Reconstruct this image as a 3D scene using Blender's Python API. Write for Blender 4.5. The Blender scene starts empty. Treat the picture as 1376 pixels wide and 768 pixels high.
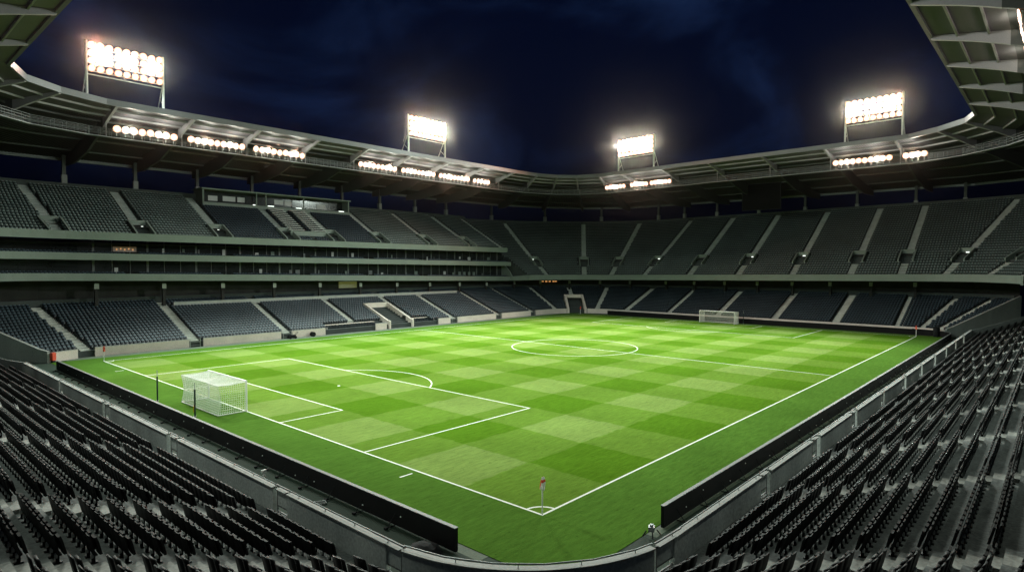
import bpy, math, random
import numpy as np
from mathutils import Vector, Matrix

random.seed(7)
rng = np.random.default_rng(7)
SC = bpy.context.scene
COL = SC.collection
R = math.radians
PL, PW = 101.0, 69.85            # pitch length / width

# ----------------------------------------------------------------- materials
def new_mat(name):
    m = bpy.data.materials.new(name)
    m.use_nodes = True
    nt = m.node_tree
    b = nt.nodes['Principled BSDF']
    return m, nt, b

def N(nt, t, **kw):
    n = nt.nodes.new(t)
    for k, v in kw.items():
        setattr(n, k, v)
    return n

def worn(name, col, var=0.25, scale=0.6, rough=0.8, bump=0.02, fine=9.0, metal=0.0, spec=0.5, streak=0.0):
    """painted / cast surface with large soft stains and fine grain"""
    m, nt, b = new_mat(name)
    g = N(nt, 'ShaderNodeNewGeometry')
    n1 = N(nt, 'ShaderNodeTexNoise'); n1.inputs['Scale'].default_value = scale; n1.inputs['Detail'].default_value = 5
    n2 = N(nt, 'ShaderNodeTexNoise'); n2.inputs['Scale'].default_value = fine; n2.inputs['Detail'].default_value = 3
    mp = N(nt, 'ShaderNodeMapping')
    if streak:
        mp.inputs['Scale'].default_value = (1, 1, streak)
    nt.links.new(g.outputs['Position'], mp.inputs['Vector'])
    nt.links.new(mp.outputs['Vector'], n1.inputs['Vector'])
    nt.links.new(g.outputs['Position'], n2.inputs['Vector'])
    ad = N(nt, 'ShaderNodeMath', operation='ADD')
    nt.links.new(n1.outputs['Fac'], ad.inputs[0]); nt.links.new(n2.outputs['Fac'], ad.inputs[1])
    mr = N(nt, 'ShaderNodeMapRange')
    mr.inputs['From Min'].default_value = 0.65; mr.inputs['From Max'].default_value = 1.35
    mr.inputs['To Min'].default_value = 1 - var; mr.inputs['To Max'].default_value = 1 + var
    nt.links.new(ad.outputs[0], mr.inputs['Value'])
    mx = N(nt, 'ShaderNodeVectorMath', operation='SCALE')
    mx.inputs[0].default_value = col[:3]
    nt.links.new(mr.outputs[0], mx.inputs['Scale'])
    nt.links.new(mx.outputs[0], b.inputs['Base Color'])
    b.inputs['Roughness'].default_value = rough
    b.inputs['Metallic'].default_value = metal
    b.inputs['Specular IOR Level'].default_value = spec
    if bump:
        bp = N(nt, 'ShaderNodeBump'); bp.inputs['Strength'].default_value = 0.4; bp.inputs['Distance'].default_value = bump
        nt.links.new(n2.outputs['Fac'], bp.inputs['Height'])
        nt.links.new(bp.outputs[0], b.inputs['Normal'])
    return m

def emit_mat(name, col, strength, base=(0.3, 0.3, 0.3)):
    m, nt, b = new_mat(name)
    b.inputs['Base Color'].default_value = (*base, 1)
    b.inputs['Emission Color'].default_value = (*col, 1)
    b.inputs['Emission Strength'].default_value = strength
    m.cycles.emission_sampling = 'NONE'
    return m

M = {}
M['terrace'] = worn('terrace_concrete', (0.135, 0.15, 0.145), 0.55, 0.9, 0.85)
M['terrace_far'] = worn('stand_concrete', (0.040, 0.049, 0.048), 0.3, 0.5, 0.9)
M['near_stair'] = worn('worn_step_concrete', (0.27, 0.28, 0.26), 0.4, 0.9, 0.85)
M['stair_up'] = worn('upper_stair_concrete', (0.26, 0.29, 0.27), 0.25, 0.8, 0.85)
M['stair'] = worn('stair_concrete', (0.46, 0.47, 0.43), 0.25, 0.8, 0.85)
M['wall'] = worn('wall_concrete', (0.60, 0.64, 0.61), 0.35, 0.45, 0.8, streak=0.25)
M['flank'] = worn('flank_concrete', (0.34, 0.37, 0.35), 0.3, 0.45, 0.8, streak=0.25)
M['front_wall'] = worn('front_wall_render', (0.66, 0.58, 0.52), 0.14, 0.5, 0.8)
M['fascia'] = worn('fascia_precast', (0.165, 0.200, 0.178), 0.14, 0.35, 0.75)
M['coping'] = worn('coping_stone', (0.34, 0.35, 0.33), 0.2, 1.2, 0.7)
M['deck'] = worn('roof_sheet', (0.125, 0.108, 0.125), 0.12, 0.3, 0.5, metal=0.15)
M['soffit'] = worn('shaded_roof_sheet', (0.030, 0.028, 0.031), 0.15, 0.3, 0.6)  # roof sheet behind the catwalks, its shade put into the colour
M['column'] = worn('column_paint', (0.16, 0.165, 0.165), 0.15, 0.4, 0.6)
M['rail'] = worn('painted_handrail', (0.22, 0.25, 0.24), 0.1, 2.0, 0.5, 0)
M['shaded_rafter'] = worn('shaded_rafter_paint', (0.045, 0.048, 0.047), 0.15, 0.4, 0.6)  # rafter paint darkened to carry the shade behind the catwalks
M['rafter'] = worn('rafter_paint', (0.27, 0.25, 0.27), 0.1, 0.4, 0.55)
M['gutter'] = worn('gutter_metal', (0.13, 0.135, 0.14), 0.1, 0.5, 0.45, metal=0.2)
M['steel'] = worn('galvanised_steel', (0.42, 0.43, 0.42), 0.15, 2.0, 0.45, 0, metal=0.6)
M['white_paint'] = worn('white_paint', (0.80, 0.80, 0.77), 0.06, 3.0, 0.45, 0)
M['line_paint'] = worn('line_paint', (0.80, 0.82, 0.74), 0.15, 1.5, 0.9, 0, fine=25)
M['seat_black'] = worn('black_seat_plastic', (0.0075, 0.008, 0.0085), 0.3, 2.0, 0.6, 0, spec=0.15)
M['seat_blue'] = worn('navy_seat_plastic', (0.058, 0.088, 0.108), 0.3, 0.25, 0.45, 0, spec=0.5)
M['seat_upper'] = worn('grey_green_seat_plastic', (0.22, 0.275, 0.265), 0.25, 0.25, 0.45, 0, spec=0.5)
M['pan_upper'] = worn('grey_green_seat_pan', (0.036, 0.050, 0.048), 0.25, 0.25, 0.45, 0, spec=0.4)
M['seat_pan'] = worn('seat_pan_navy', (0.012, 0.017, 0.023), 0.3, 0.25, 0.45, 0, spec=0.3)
M['seat_pale'] = worn('seat_bracket_grey', (0.72, 0.73, 0.70), 0.2, 3.0, 0.5, 0)
M['board'] = worn('board_black', (0.006, 0.006, 0.0065), 0.3, 1.0, 0.7, 0, spec=0.12)
M['screen'] = worn('unlit_screen', (0.004, 0.004, 0.005), 0.2, 1.0, 0.8, 0, spec=0.1)
M['board_face'] = worn('board_face_black', (0.02, 0.022, 0.022), 0.3, 1.0, 0.35, 0)
M['board_cap'] = worn('board_cap_alloy', (0.13, 0.135, 0.13), 0.2, 1.0, 0.6, 0, metal=0.1)
M['black'] = worn('black_powdercoat', (0.012, 0.013, 0.014), 0.2, 1.5, 0.8, 0, spec=0.12)
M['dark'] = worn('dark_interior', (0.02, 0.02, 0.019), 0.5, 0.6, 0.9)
M['glass'] = worn('dark_glass', (0.018, 0.022, 0.022), 0.5, 0.4, 0.12, 0, spec=0.6)
M['mullion'] = worn('mullion_grey', (0.12, 0.13, 0.13), 0.2, 1.0, 0.5, 0)
M['flag_white'] = worn('flag_cloth', (0.85, 0.82, 0.76), 0.05, 3.0, 0.9, 0)
M['red'] = worn('red_paint', (0.70, 0.07, 0.03), 0.15, 3.0, 0.5, 0)
M['yellow'] = worn('yellow_paint', (0.6, 0.42, 0.03), 0.15, 3.0, 0.5, 0)
M['pole_green'] = worn('dark_green_pole', (0.01, 0.03, 0.028), 0.1, 3.0, 0.4, 0)
M['housing'] = worn('lamp_housing', (0.30, 0.31, 0.30), 0.15, 3.0, 0.4, 0, metal=0.4)
M['track'] = worn('perimeter_mat', (0.013, 0.030, 0.017), 0.35, 0.5, 0.95)
M['kerb'] = worn('pitch_edge_strip', (0.10, 0.13, 0.09), 0.25, 0.6, 0.9)
M['ground'] = worn('asphalt_ground', (0.045, 0.047, 0.046), 0.2, 0.2, 0.95)
M['lens'] = emit_mat('lamp_lens', (1.0, 0.78, 0.62), 6)
M['flare_ring'] = emit_mat('lamp_flare_glow', (1.0, 0.42, 0.24), 1.5)  # orange flare around the lamps, put into a glowing ring
M['warm_room'] = emit_mat('warm_room', (1.0, 0.45, 0.14), 0.55)
M['warm_dim'] = emit_mat('warm_dim', (1.0, 0.5, 0.2), 0.035)
M['pale_room'] = emit_mat('pale_room', (0.62, 0.72, 0.60), 0.07)
M['yellow_room'] = emit_mat('yellow_room', (0.8, 0.72, 0.16), 0.07)
M['white_light'] = emit_mat('white_light', (0.9, 1.0, 0.9), 2.0)

def net_mat():
    m, nt, b = new_mat('goal_net_cord')
    b.inputs['Base Color'].default_value = (0.88, 0.89, 0.84, 1)
    b.inputs['Roughness'].default_value = 0.8
    return m
M['net'] = net_mat()

def grass_mat():
    m, nt, b = new_mat('striped_turf')
    g = N(nt, 'ShaderNodeNewGeometry')
    sx = N(nt, 'ShaderNodeSeparateXYZ')
    # slightly wandering mower edges
    wn = N(nt, 'ShaderNodeTexNoise'); wn.inputs['Scale'].default_value = 0.9; wn.inputs['Detail'].default_value = 4
    nt.links.new(g.outputs['Position'], wn.inputs['Vector'])
    sub = N(nt, 'ShaderNodeVectorMath', operation='SUBTRACT'); sub.inputs[1].default_value = (0.5, 0.5, 0.5)
    nt.links.new(wn.outputs['Color'], sub.inputs[0])
    scl = N(nt, 'ShaderNodeVectorMath', operation='SCALE'); scl.inputs['Scale'].default_value = 0.7
    nt.links.new(sub.outputs[0], scl.inputs[0])
    add = N(nt, 'ShaderNodeVectorMath', operation='ADD')
    nt.links.new(g.outputs['Position'], add.inputs[0]); nt.links.new(scl.outputs[0], add.inputs[1])
    nt.links.new(add.outputs[0], sx.inputs[0])
    def stripe(out, period, phase, soft):
        a = N(nt, 'ShaderNodeMath', operation='ADD'); a.inputs[1].default_value = phase
        nt.links.new(out, a.inputs[0])
        d = N(nt, 'ShaderNodeMath', operation='MULTIPLY'); d.inputs[1].default_value = math.pi / period
        nt.links.new(a.outputs[0], d.inputs[0])
        s = N(nt, 'ShaderNodeMath', operation='SINE'); nt.links.new(d.outputs[0], s.inputs[0])
        r = N(nt, 'ShaderNodeMapRange', interpolation_type='SMOOTHSTEP')
        r.inputs['From Min'].default_value = -soft; r.inputs['From Max'].default_value = soft
        nt.links.new(s.outputs[0], r.inputs['Value'])
        return r.outputs[0]
    A = stripe(sx.outputs['X'], 5.6, 0.0, 0.07)          # 1 on even squares
    B = stripe(sx.outputs['Y'], 5.6, 5.6, 0.07)          # 1 on odd squares
    sm = N(nt, 'ShaderNodeMath', operation='ADD'); nt.links.new(A, sm.inputs[0]); nt.links.new(B, sm.inputs[1])
    hf = N(nt, 'ShaderNodeMath', operation='MULTIPLY'); hf.inputs[1].default_value = 0.5; nt.links.new(sm.outputs[0], hf.inputs[0])
    cr = N(nt, 'ShaderNodeValToRGB')
    e = cr.color_ramp.elements
    e[0].position = 0; e[0].color = (0.076, 0.164, 0.012, 1)
    e[1].position = 1; e[1].color = (0.172, 0.256, 0.062, 1)
    k = cr.color_ramp.elements.new(0.5); k.color = (0.115, 0.206, 0.028, 1)
    nt.links.new(hf.outputs[0], cr.inputs[0])
    # inside/outside of the touch lines: the margin is mown in one tone
    def inside(out, lo, hi):
        a = N(nt, 'ShaderNodeMath', operation='GREATER_THAN'); a.inputs[1].default_value = lo; nt.links.new(out, a.inputs[0])
        c = N(nt, 'ShaderNodeMath', operation='LESS_THAN'); c.inputs[1].default_value = hi; nt.links.new(out, c.inputs[0])
        mu = N(nt, 'ShaderNodeMath', operation='MULTIPLY'); nt.links.new(a.outputs[0], mu.inputs[0]); nt.links.new(c.outputs[0], mu.inputs[1])
        return mu.outputs[0]
    sp = N(nt, 'ShaderNodeSeparateXYZ'); nt.links.new(g.outputs['Position'], sp.inputs[0])
    ii = N(nt, 'ShaderNodeMath', operation='MULTIPLY')
    nt.links.new(inside(sp.outputs['X'], 0.0, PL), ii.inputs[0]); nt.links.new(inside(sp.outputs['Y'], 0.0, PW), ii.inputs[1])
    mx = N(nt, 'ShaderNodeMix', data_type='RGBA')
    mx.inputs['A'].default_value = (0.075, 0.160, 0.024, 1)
    nt.links.new(ii.outputs[0], mx.inputs['Factor']); nt.links.new(cr.outputs[0], mx.inputs['B'])
    # grain: streaky blades, soft patches, little scuffs
    mp = N(nt, 'ShaderNodeMapping'); mp.inputs['Scale'].default_value = (0.8, 4.0, 1); mp.inputs['Rotation'].default_value = (0, 0, R(12))
    nt.links.new(g.outputs['Position'], mp.inputs['Vector'])
    n1 = N(nt, 'ShaderNodeTexNoise'); n1.inputs['Scale'].default_value = 1.1; n1.inputs['Detail'].default_value = 9; n1.inputs['Roughness'].default_value = 0.75
    nt.links.new(mp.outputs[0], n1.inputs['Vector'])
    n2 = N(nt, 'ShaderNodeTexNoise'); n2.inputs['Scale'].default_value = 0.16; n2.inputs['Detail'].default_value = 4
    nt.links.new(g.outputs['Position'], n2.inputs['Vector'])
    n3 = N(nt, 'ShaderNodeTexNoise'); n3.inputs['Scale'].default_value = 3.2; n3.inputs['Detail'].default_value = 6; n3.inputs['Roughness'].default_value = 0.7
    nt.links.new(g.outputs['Position'], n3.inputs['Vector'])
    sc = N(nt, 'ShaderNodeMapRange'); sc.inputs['From Min'].default_value = 0.30; sc.inputs['From Max'].default_value = 0.40
    sc.inputs['To Min'].default_value = 0.55; sc.inputs['To Max'].default_value = 1.0
    nt.links.new(n3.outputs['Fac'], sc.inputs['Value'])
    r1 = N(nt, 'ShaderNodeMapRange'); r1.inputs['From Min'].default_value = 0.3; r1.inputs['From Max'].default_value = 0.7; r1.inputs['To Min'].default_value = 0.74; r1.inputs['To Max'].default_value = 1.26
    nt.links.new(n1.outputs['Fac'], r1.inputs['Value'])
    r2 = N(nt, 'ShaderNodeMapRange'); r2.inputs['From Min'].default_value = 0.3; r2.inputs['From Max'].default_value = 0.7; r2.inputs['To Min'].default_value = 0.88; r2.inputs['To Max'].default_value = 1.12
    nt.links.new(n2.outputs['Fac'], r2.inputs['Value'])
    m1 = N(nt, 'ShaderNodeMath', operation='MULTIPLY'); nt.links.new(r1.outputs[0], m1.inputs[0]); nt.links.new(r2.outputs[0], m1.inputs[1])
    m2 = N(nt, 'ShaderNodeMath', operation='MULTIPLY'); nt.links.new(m1.outputs[0], m2.inputs[0]); nt.links.new(sc.outputs[0], m2.inputs[1])
    vs = N(nt, 'ShaderNodeVectorMath', operation='SCALE'); nt.links.new(mx.outputs['Result'], vs.inputs[0]); nt.links.new(m2.outputs[0], vs.inputs['Scale'])
    nt.links.new(vs.outputs[0], b.inputs['Base Color'])
    b.inputs['Roughness'].default_value = 0.95
    b.inputs['Specular IOR Level'].default_value = 0.0
    bp = N(nt, 'ShaderNodeBump'); bp.inputs['Strength'].default_value = 0.5; bp.inputs['Distance'].default_value = 0.06
    nt.links.new(n1.outputs['Fac'], bp.inputs['Height']); nt.links.new(bp.outputs[0], b.inputs['Normal'])
    return m
M['grass'] = grass_mat()

# ----------------------------------------------------------------- builders
class MB:
    def __init__(self):
        self.v = []; self.f = []; self.smooth = False
    def poly(self, pts):
        i = len(self.v); self.v.extend([tuple(p) for p in pts]); self.f.append(tuple(range(i, i + len(pts)))); return self
    def box(self, c, s, rz=0.0):
        cx, cy, cz = c; hx, hy, hz = s[0] / 2, s[1] / 2, s[2] / 2
        ca, sa = math.cos(rz), math.sin(rz)
        i = len(self.v)
        for dz in (-hz, hz):
            for dx, dy in ((-hx, -hy), (hx, -hy), (hx, hy), (-hx, hy)):
                self.v.append((cx + dx * ca - dy * sa, cy + dx * sa + dy * ca, cz + dz))
        self.f += [(i, i + 3, i + 2, i + 1), (i + 4, i + 5, i + 6, i + 7)]
        for k in range(4):
            n = (k + 1) % 4
            self.f.append((i + k, i + n, i + 4 + n, i + 4 + k))
        return self
    def bar(self, a, b, w, h=None):
        """square bar between two points; w across, h upright"""
        h = h or w
        a = Vector(a); b = Vector(b); d = (b - a)
        if d.length < 1e-6: return self
        d.normalize()
        up = Vector((0, 0, 1)) if abs(d.z) < 0.95 else Vector((1, 0, 0))
        s = d.cross(up).normalized(); u = s.cross(d).normalized()
        i = len(self.v)
        for p in (a, b):
            for x, y in ((-1, -1), (1, -1), (1, 1), (-1, 1)):
                self.v.append(tuple(p + s * (x * w / 2) + u * (y * h / 2)))
        self.f += [(i, i + 1, i + 2, i + 3), (i + 7, i + 6, i + 5, i + 4)]
        for k in range(4):
            n = (k + 1) % 4
            self.f.append((i + k, i + 4 + k, i + 4 + n, i + n))
        return self
    def tube(self, a, b, r, r2=None, n=8):
        r2 = r if r2 is None else r2
        a = Vector(a); b = Vector(b); d = (b - a).normalized()
        up = Vector((0, 0, 1)) if abs(d.z) < 0.95 else Vector((1, 0, 0))
        s = d.cross(up).normalized(); u = s.cross(d).normalized()
        i = len(self.v)
        for p, rr in ((a, r), (b, r2)):
            for k in range(n):
                t = 2 * math.pi * k / n
                self.v.append(tuple(p + s * (math.cos(t) * rr) + u * (math.sin(t) * rr)))
        for k in range(n):
            m = (k + 1) % n
            self.f.append((i + k, i + n + k, i + n + m, i + m))
        self.f.append(tuple(range(i, i + n))); self.f.append(tuple(range(i + 2 * n - 1, i + n - 1, -1)))
        return self
    def chain(self, pts, r, n=8):
        for a, b in zip(pts[:-1], pts[1:]): self.tube(a, b, r, n=n)
        return self
    def ribbon(self, A, B, close=False):
        """quads between two polylines of equal length"""
        i = len(self.v); n = len(A)
        self.v.extend([tuple(p) for p in A]); self.v.extend([tuple(p) for p in B])
        for k in range(n - 1 if not close else n):
            m = (k + 1) % n
            self.f.append((i + k, i + m, i + n + m, i + n + k))
        return self
    def sweep(self, lines):
        for a, b in zip(lines[:-1], lines[1:]): self.ribbon(a, b)
        return self
    def build(self, name, mat, parent=None, loc=(0, 0, 0)):
        me = bpy.data.meshes.new(name)
        v = np.array(self.v, float)
        off = np.array(wloc(parent)) if parent is not None else np.array(loc, float)
        v = v - off
        me.from_pydata(v.tolist(), [], self.f)
        for m in (mat if isinstance(mat, (list, tuple)) else [mat]): me.materials.append(m)
        if self.smooth:
            me.polygons.foreach_set('use_smooth', [True] * len(me.polygons))
        o = bpy.data.objects.new(name, me)
        COL.objects.link(o)
        if parent is not None: o.parent = parent
        else: o.location = loc
        return o

def wloc(o):
    p = np.zeros(3)
    while o is not None:
        p += np.array(o.location); o = o.parent
    return p

def tag(o, label=None, cat=None, group=None, kind=None):
    if label: o['label'] = label
    if cat: o['category'] = cat
    if group: o['group'] = group
    if kind: o['kind'] = kind
    return o

def thing(name, label, cat, loc=(0, 0, 0), group=None):
    o = bpy.data.objects.new(name, None); COL.objects.link(o)
    o.location = loc; o.empty_display_size = 0.3
    return tag(o, label, cat, group)

def np_mesh(name, V, F, mat_idx, mats):
    """fast quad mesh"""
    me = bpy.data.meshes.new(name)
    me.vertices.add(len(V)); me.vertices.foreach_set('co', V.astype(np.float32).ravel())
    me.loops.add(F.size); me.loops.foreach_set('vertex_index', F.astype(np.int32).ravel())
    me.polygons.add(len(F))
    me.polygons.foreach_set('loop_start', np.arange(len(F), dtype=np.int32) * 4)
    for m in mats: me.materials.append(m)
    me.polygons.foreach_set('material_index', mat_idx.astype(np.int32))
    me.update(calc_edges=True); me.validate()
    return me

# ----------------------------------------------------------------- camera
CAM = np.array([-22.85, -18.47, 12.08]); YAW, PIT, ROL, FPX = .7304, -.0346, .0022, 827.6
fw = np.array([math.cos(YAW) * math.cos(PIT), math.sin(YAW) * math.cos(PIT), math.sin(PIT)])
rt = np.cross(fw, [0, 0, 1]); rt /= np.linalg.norm(rt); up = np.cross(rt, fw)
RT = rt * math.cos(ROL) + up * math.sin(ROL); UP = up * math.cos(ROL) - rt * math.sin(ROL)
cd = bpy.data.cameras.new('camera'); co = bpy.data.objects.new('camera', cd); COL.objects.link(co)
cd.sensor_width = 36; cd.lens = FPX / 1376 * 36; cd.clip_start = 0.1; cd.clip_end = 3000
mm = Matrix.Identity(4)
for i in range(3):
    mm[i][0], mm[i][1], mm[i][2], mm[i][3] = RT[i], UP[i], -fw[i], CAM[i]
co.matrix_world = mm
SC.camera = co

# ----------------------------------------------------------------- the bowl's plan
# pieces of the front-wall line; offsets d go outward
class Straight:
    def __init__(self, p0, p1, n):
        self.p0 = np.array(p0, float); self.p1 = np.array(p1, float); self.n = np.array(n, float)
        self.len = np.linalg.norm(self.p1 - self.p0); self.t = (self.p1 - self.p0) / self.len
        self.k = 1
    def at(self, u, d):
        return self.p0 + self.t * u + self.n * d
    def normal(self, u): return self.n
    def length(self, d): return self.len
    def u_of(self, s, d): return s
    def ust(self): return [0, self.len]
class Arc:
    def __init__(self, c, r, a0, a1):
        self.c = np.array(c, float); self.r = r; self.a0, self.a1 = R(a0), R(a1)
        self.ang = abs(self.a1 - self.a0); self.sg = 1 if self.a1 > self.a0 else -1
        self.k = max(4, int(math.degrees(self.ang) / 5))
    def at(self, u, d):                    # u = angle travelled
        a = self.a0 + self.sg * u
        return self.c + (self.r + d) * np.array([math.cos(a), math.sin(a)])
    def normal(self, u):
        a = self.a0 + self.sg * u
        return np.array([math.cos(a), math.sin(a)])
    def length(self, d): return self.ang * (self.r + d)
    def u_of(self, s, d): return s / (self.r + d)
    def ust(self): return [self.ang * i / self.k for i in range(self.k + 1)]

YW, XE, RC = 75.5, 106.0, 12.0
cFL = (2.1, YW - RC); cFR = (XE - RC, YW - RC); cNR = (XE - RC, 3.5)
far_left = [Arc(cFL, RC, 125, 90), Straight((cFL[0], YW), (cFR[0], YW), (0, 1))]
far_right = [Arc(cFR, RC, 90, 0), Straight((XE, cFR[1]), (XE, cNR[1]), (1, 0)), Arc(cNR, RC, 0, -37)]
XN, YN, RN = -9.9, -8.2, 7.0
cN = (XN + RN, YN + RN)
near_left = [Straight((XN, cN[1]), (XN, 56.6), (-1, 0))]
near_corner = [Arc(cN, RN, 180, 270)]
near_right = [Straight((cN[0], YN), (91.6, YN), (0, -1))]

def stations(pieces, d, zf=lambda p: 0.0, z=0.0, extra=None):
    out = []
    for pc in pieces:
        for u in pc.ust():
            p = pc.at(u, d); out.append((p[0], p[1], z + zf(p)))
    return out

def profile(mb, pieces, sec, zf=lambda p: 0.0):
    mb.sweep([stations(pieces, d, zf, z) for d, z in sec])
    # close both ends
    for pc, u in ((pieces[0], pieces[0].ust()[0]), (pieces[-1], pieces[-1].ust()[-1])):
        pts = []
        for d, z in sec:
            p = pc.at(u, d); pts.append((p[0], p[1], z + zf(p)))
        zb = min(q[2] for q in pts) - 0.3
        for a, b in zip(pts[:-1], pts[1:]):
            if abs(a[0] - b[0]) + abs(a[1] - b[1]) > 1e-4:
                mb.poly([(a[0], a[1], zb), (b[0], b[1], zb), b, a])
    return mb

# seat collector: position, outward angle, style
SEATS = []        # (x, y, z, ang, style, rec)
def row_seats(pc, d, z, skips, style, zf=lambda p: 0.0, s0=0.02, s1=None, cond=None, rec=None):
    L = pc.length(d) if s1 is None else s1
    sp = 0.475 if style == 'near' else 0.5
    n = int((L - s0) / sp)
    sp = (L - s0) / max(1, n); pad = 0.0
    for i in range(n):
        s = s0 + pad + (i + 0.5) * sp
        u = pc.u_of(s, d)
        ok = True
        for (uc, hw) in skips:
            du = abs(u - uc) * (pc.r + d if isinstance(pc, Arc) else 1)
            if du < hw + 0.2: ok = False; break
        if not ok: continue
        p = pc.at(u, d)
        if cond and not cond(p, u, d): continue
        nn = pc.normal(u)
        SEATS.append((p[0], p[1], z + zf(p), math.atan2(nn[1], nn[0]), style, (rec, u) if rec else None))

def stair_mesh(pc, u, d0, d1, z_of, width, zf=lambda p: 0.0, step=0.4):
    """flight of half steps up an aisle"""
    mb = MB(); n = int(round((d1 - d0) / step))
    nn = pc.normal(u); t = np.array([-nn[1], nn[0]]) * width / 2
    last = None
    for i in range(n):
        da, db = d0 + i * step, d0 + (i + 1) * step
        pa, pb = pc.at(u, da), pc.at(u, db)
        z = z_of(da + step / 2) + zf(pa)
        if last is None: last = z - 0.3
        mb.poly([(*(pa - t), last), (*(pa + t), last), (*(pa + t), z), (*(pa - t), z)])
        mb.poly([(*(pa - t), z), (*(pa + t), z), (*(pb + t), z), (*(pb - t), z)])
        mb.poly([(*(pa - t), z), (*(pb - t), z), (*(pb - t), z - 0.5), (*(pa - t), z - 0.5)])
        mb.poly([(*(pa + t), z), (*(pa + t), z - 0.5), (*(pb + t), z - 0.5), (*(pb + t), z)])
        last = z
    return mb

# ================================================================= ground
g = MB(); g.poly([(-900, -900, -0.06), (1000, -900, -0.06), (1000, 1000, -0.06), (-900, 1000, -0.06)])
tag(g.build('ground', M['ground']), kind='structure')
g = MB()
g.poly([(-34, -32, -0.004), (130, -32, -0.004), (130, 99, -0.004), (-34, 99, -0.004)])
tag(g.build('perimeter_path', M['track']), kind='structure')
# turf as a fine sheet with a hair of relief
g = MB(); g.poly([(-4.75, -4.75, 0.02), (103.2, -4.75, 0.02), (103.2, 73.3, 0.02), (-4.75, 73.3, 0.02)])
g.poly([(-4.75, -4.75, 0.02), (-4.75, -4.75, -0.05), (103.2, -4.75, -0.05), (103.2, -4.75, 0.02)])
g.poly([(-4.75, -4.75, 0.02), (-4.75, 73.3, 0.02), (-4.75, 73.3, -0.05), (-4.75, -4.75, -0.05)])
pitch = tag(g.build('pitch', M['grass']), kind='structure')
g = MB()
def flat(mb, x0, y0, x1, y1, z): mb.poly([(x0, y0, z), (x1, y0, z), (x1, y1, z), (x0, y1, z)])
flat(g, -5.35, -1, -4.78, 66, 0.004); flat(g, 1.5, -5.3, 101, -4.78, 0.004); flat(g, -3, 73.33, 98, 75.4, 0.004)
tag(g.build('pavement', M['kerb']), kind='structure')
# painted lines
LW_ = 0.13
def line(name, segs=None, arcs=None):
    mb = MB(); z = 0.026
    for (x0, y0, x1, y1) in segs or []:
        if x0 == x1: flat(mb, x0 - LW_ / 2, y0, x0 + LW_ / 2, y1, z)
        else: flat(mb, x0, y0 - LW_ / 2, x1, y0 + LW_ / 2, z)
    for (cx, cy, r, a0, a1, n) in arcs or []:
        A = [(cx + (r - LW_ / 2) * math.cos(R(a0 + (a1 - a0) * i / n)), cy + (r - LW_ / 2) * math.sin(R(a0 + (a1 - a0) * i / n)), z) for i in range(n + 1)]
        B = [(cx + (r + LW_ / 2) * math.cos(R(a0 + (a1 - a0) * i / n)), cy + (r + LW_ / 2) * math.sin(R(a0 + (a1 - a0) * i / n)), z) for i in range(n + 1)]
        mb.ribbon(B, A)
    return tag(mb.build(name, M['line_paint'], pitch), kind='structure')
h = PW / 2; e_ = LW_ / 2
for x in (0, PL): line('goal_line', [(x, -e_, x, PW + e_)])
for y in (0, PW): line('touch_line', [(e_, y, PL - e_, y)])
line('halfway_line', [(PL / 2, e_, PL / 2, h - 9.15 - e_), (PL / 2, h - 9.15 + e_, PL / 2, h + 9.15 - e_), (PL / 2, h + 9.15 + e_, PL / 2, PW - e_)])
line('centre_circle', None, [(PL / 2, h, 9.15, 0, 360, 96)])
for sgn, x0 in ((1, 0), (-1, PL)):
    a = lambda v: x0 + sgn * v
    lo, hi = h - 20.16, h + 20.16
    def hx(p, q): return (min(a(p), a(q)), max(a(p), a(q)))
    x1, x2 = hx(e_, 16.5 - e_)
    line('penalty_area_line', [(a(16.5), lo - e_, a(16.5), hi + e_), (x1, lo, x2, lo), (x1, hi, x2, hi)])
    lo, hi = h - 9.16, h + 9.16
    x1, x2 = hx(e_, 5.5 - e_)
    line('goal_area_line', [(a(5.5), lo - e_, a(5.5), hi + e_), (x1, lo, x2, lo), (x1, hi, x2, hi)])
    ca = math.degrees(math.acos(5.5 / 9.15)) - 0.6
    base = 0 if sgn == 1 else 180
    line('penalty_arc', None, [(a(11), h, 9.15, base - ca, base + ca, 40)])
    line('penalty_spot', None, [(a(11), h, 0.09, 0, 360, 16)])
for cx, cy, a0 in ((0, 0, 3), (PL, 0, 93), (PL, PW, 183), (0, PW, 273)):
    line('corner_arc', None, [(cx, cy, 1.0, a0, a0 + 84, 16)])
for y in (9.3, PW - 9.3): line('distance_mark', [(-1.35, y, -0.45, y)])

# ================================================================= stands
RISE, RUN = 0.30, 0.80
def lower_z(i): return 0.8 + RISE * i
main = thing('grandstand', 'far left grandstand with two glazed box levels between its seating tiers', 'grandstand', (46, 90, 0))
endst = thing('grandstand', 'far right grandstand behind the distant goal with a tall single upper tier', 'grandstand', (125, 30, 0))
nearl = thing('grandstand', 'foreground terrace of black seats behind the nearer goal', 'grandstand', (-18, 25, 0))
nearr = thing('grandstand', 'foreground terrace of black seats along the right touchline', 'grandstand', (40, -16, 0))

def build_lower(pieces, parent, nrows, mat, z0, rise, d_front=0.45):
    sec = [(0.28, 0.0), (0.28, z0)]
    for i in range(nrows):
        sec += [(d_front + RUN * i, z0 + rise * i), (d_front + RUN * (i + 1), z0 + rise * i)]
    d = d_front + RUN * nrows
    sec += [(d + 0.01, z0 + rise * nrows + 1.0), (d + 0.25, z0 + rise * nrows + 1.0)]
    mb = MB(); profile(mb, pieces, sec)
    return mb.build('lower_terrace', mat, parent)

NR = 17
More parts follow.
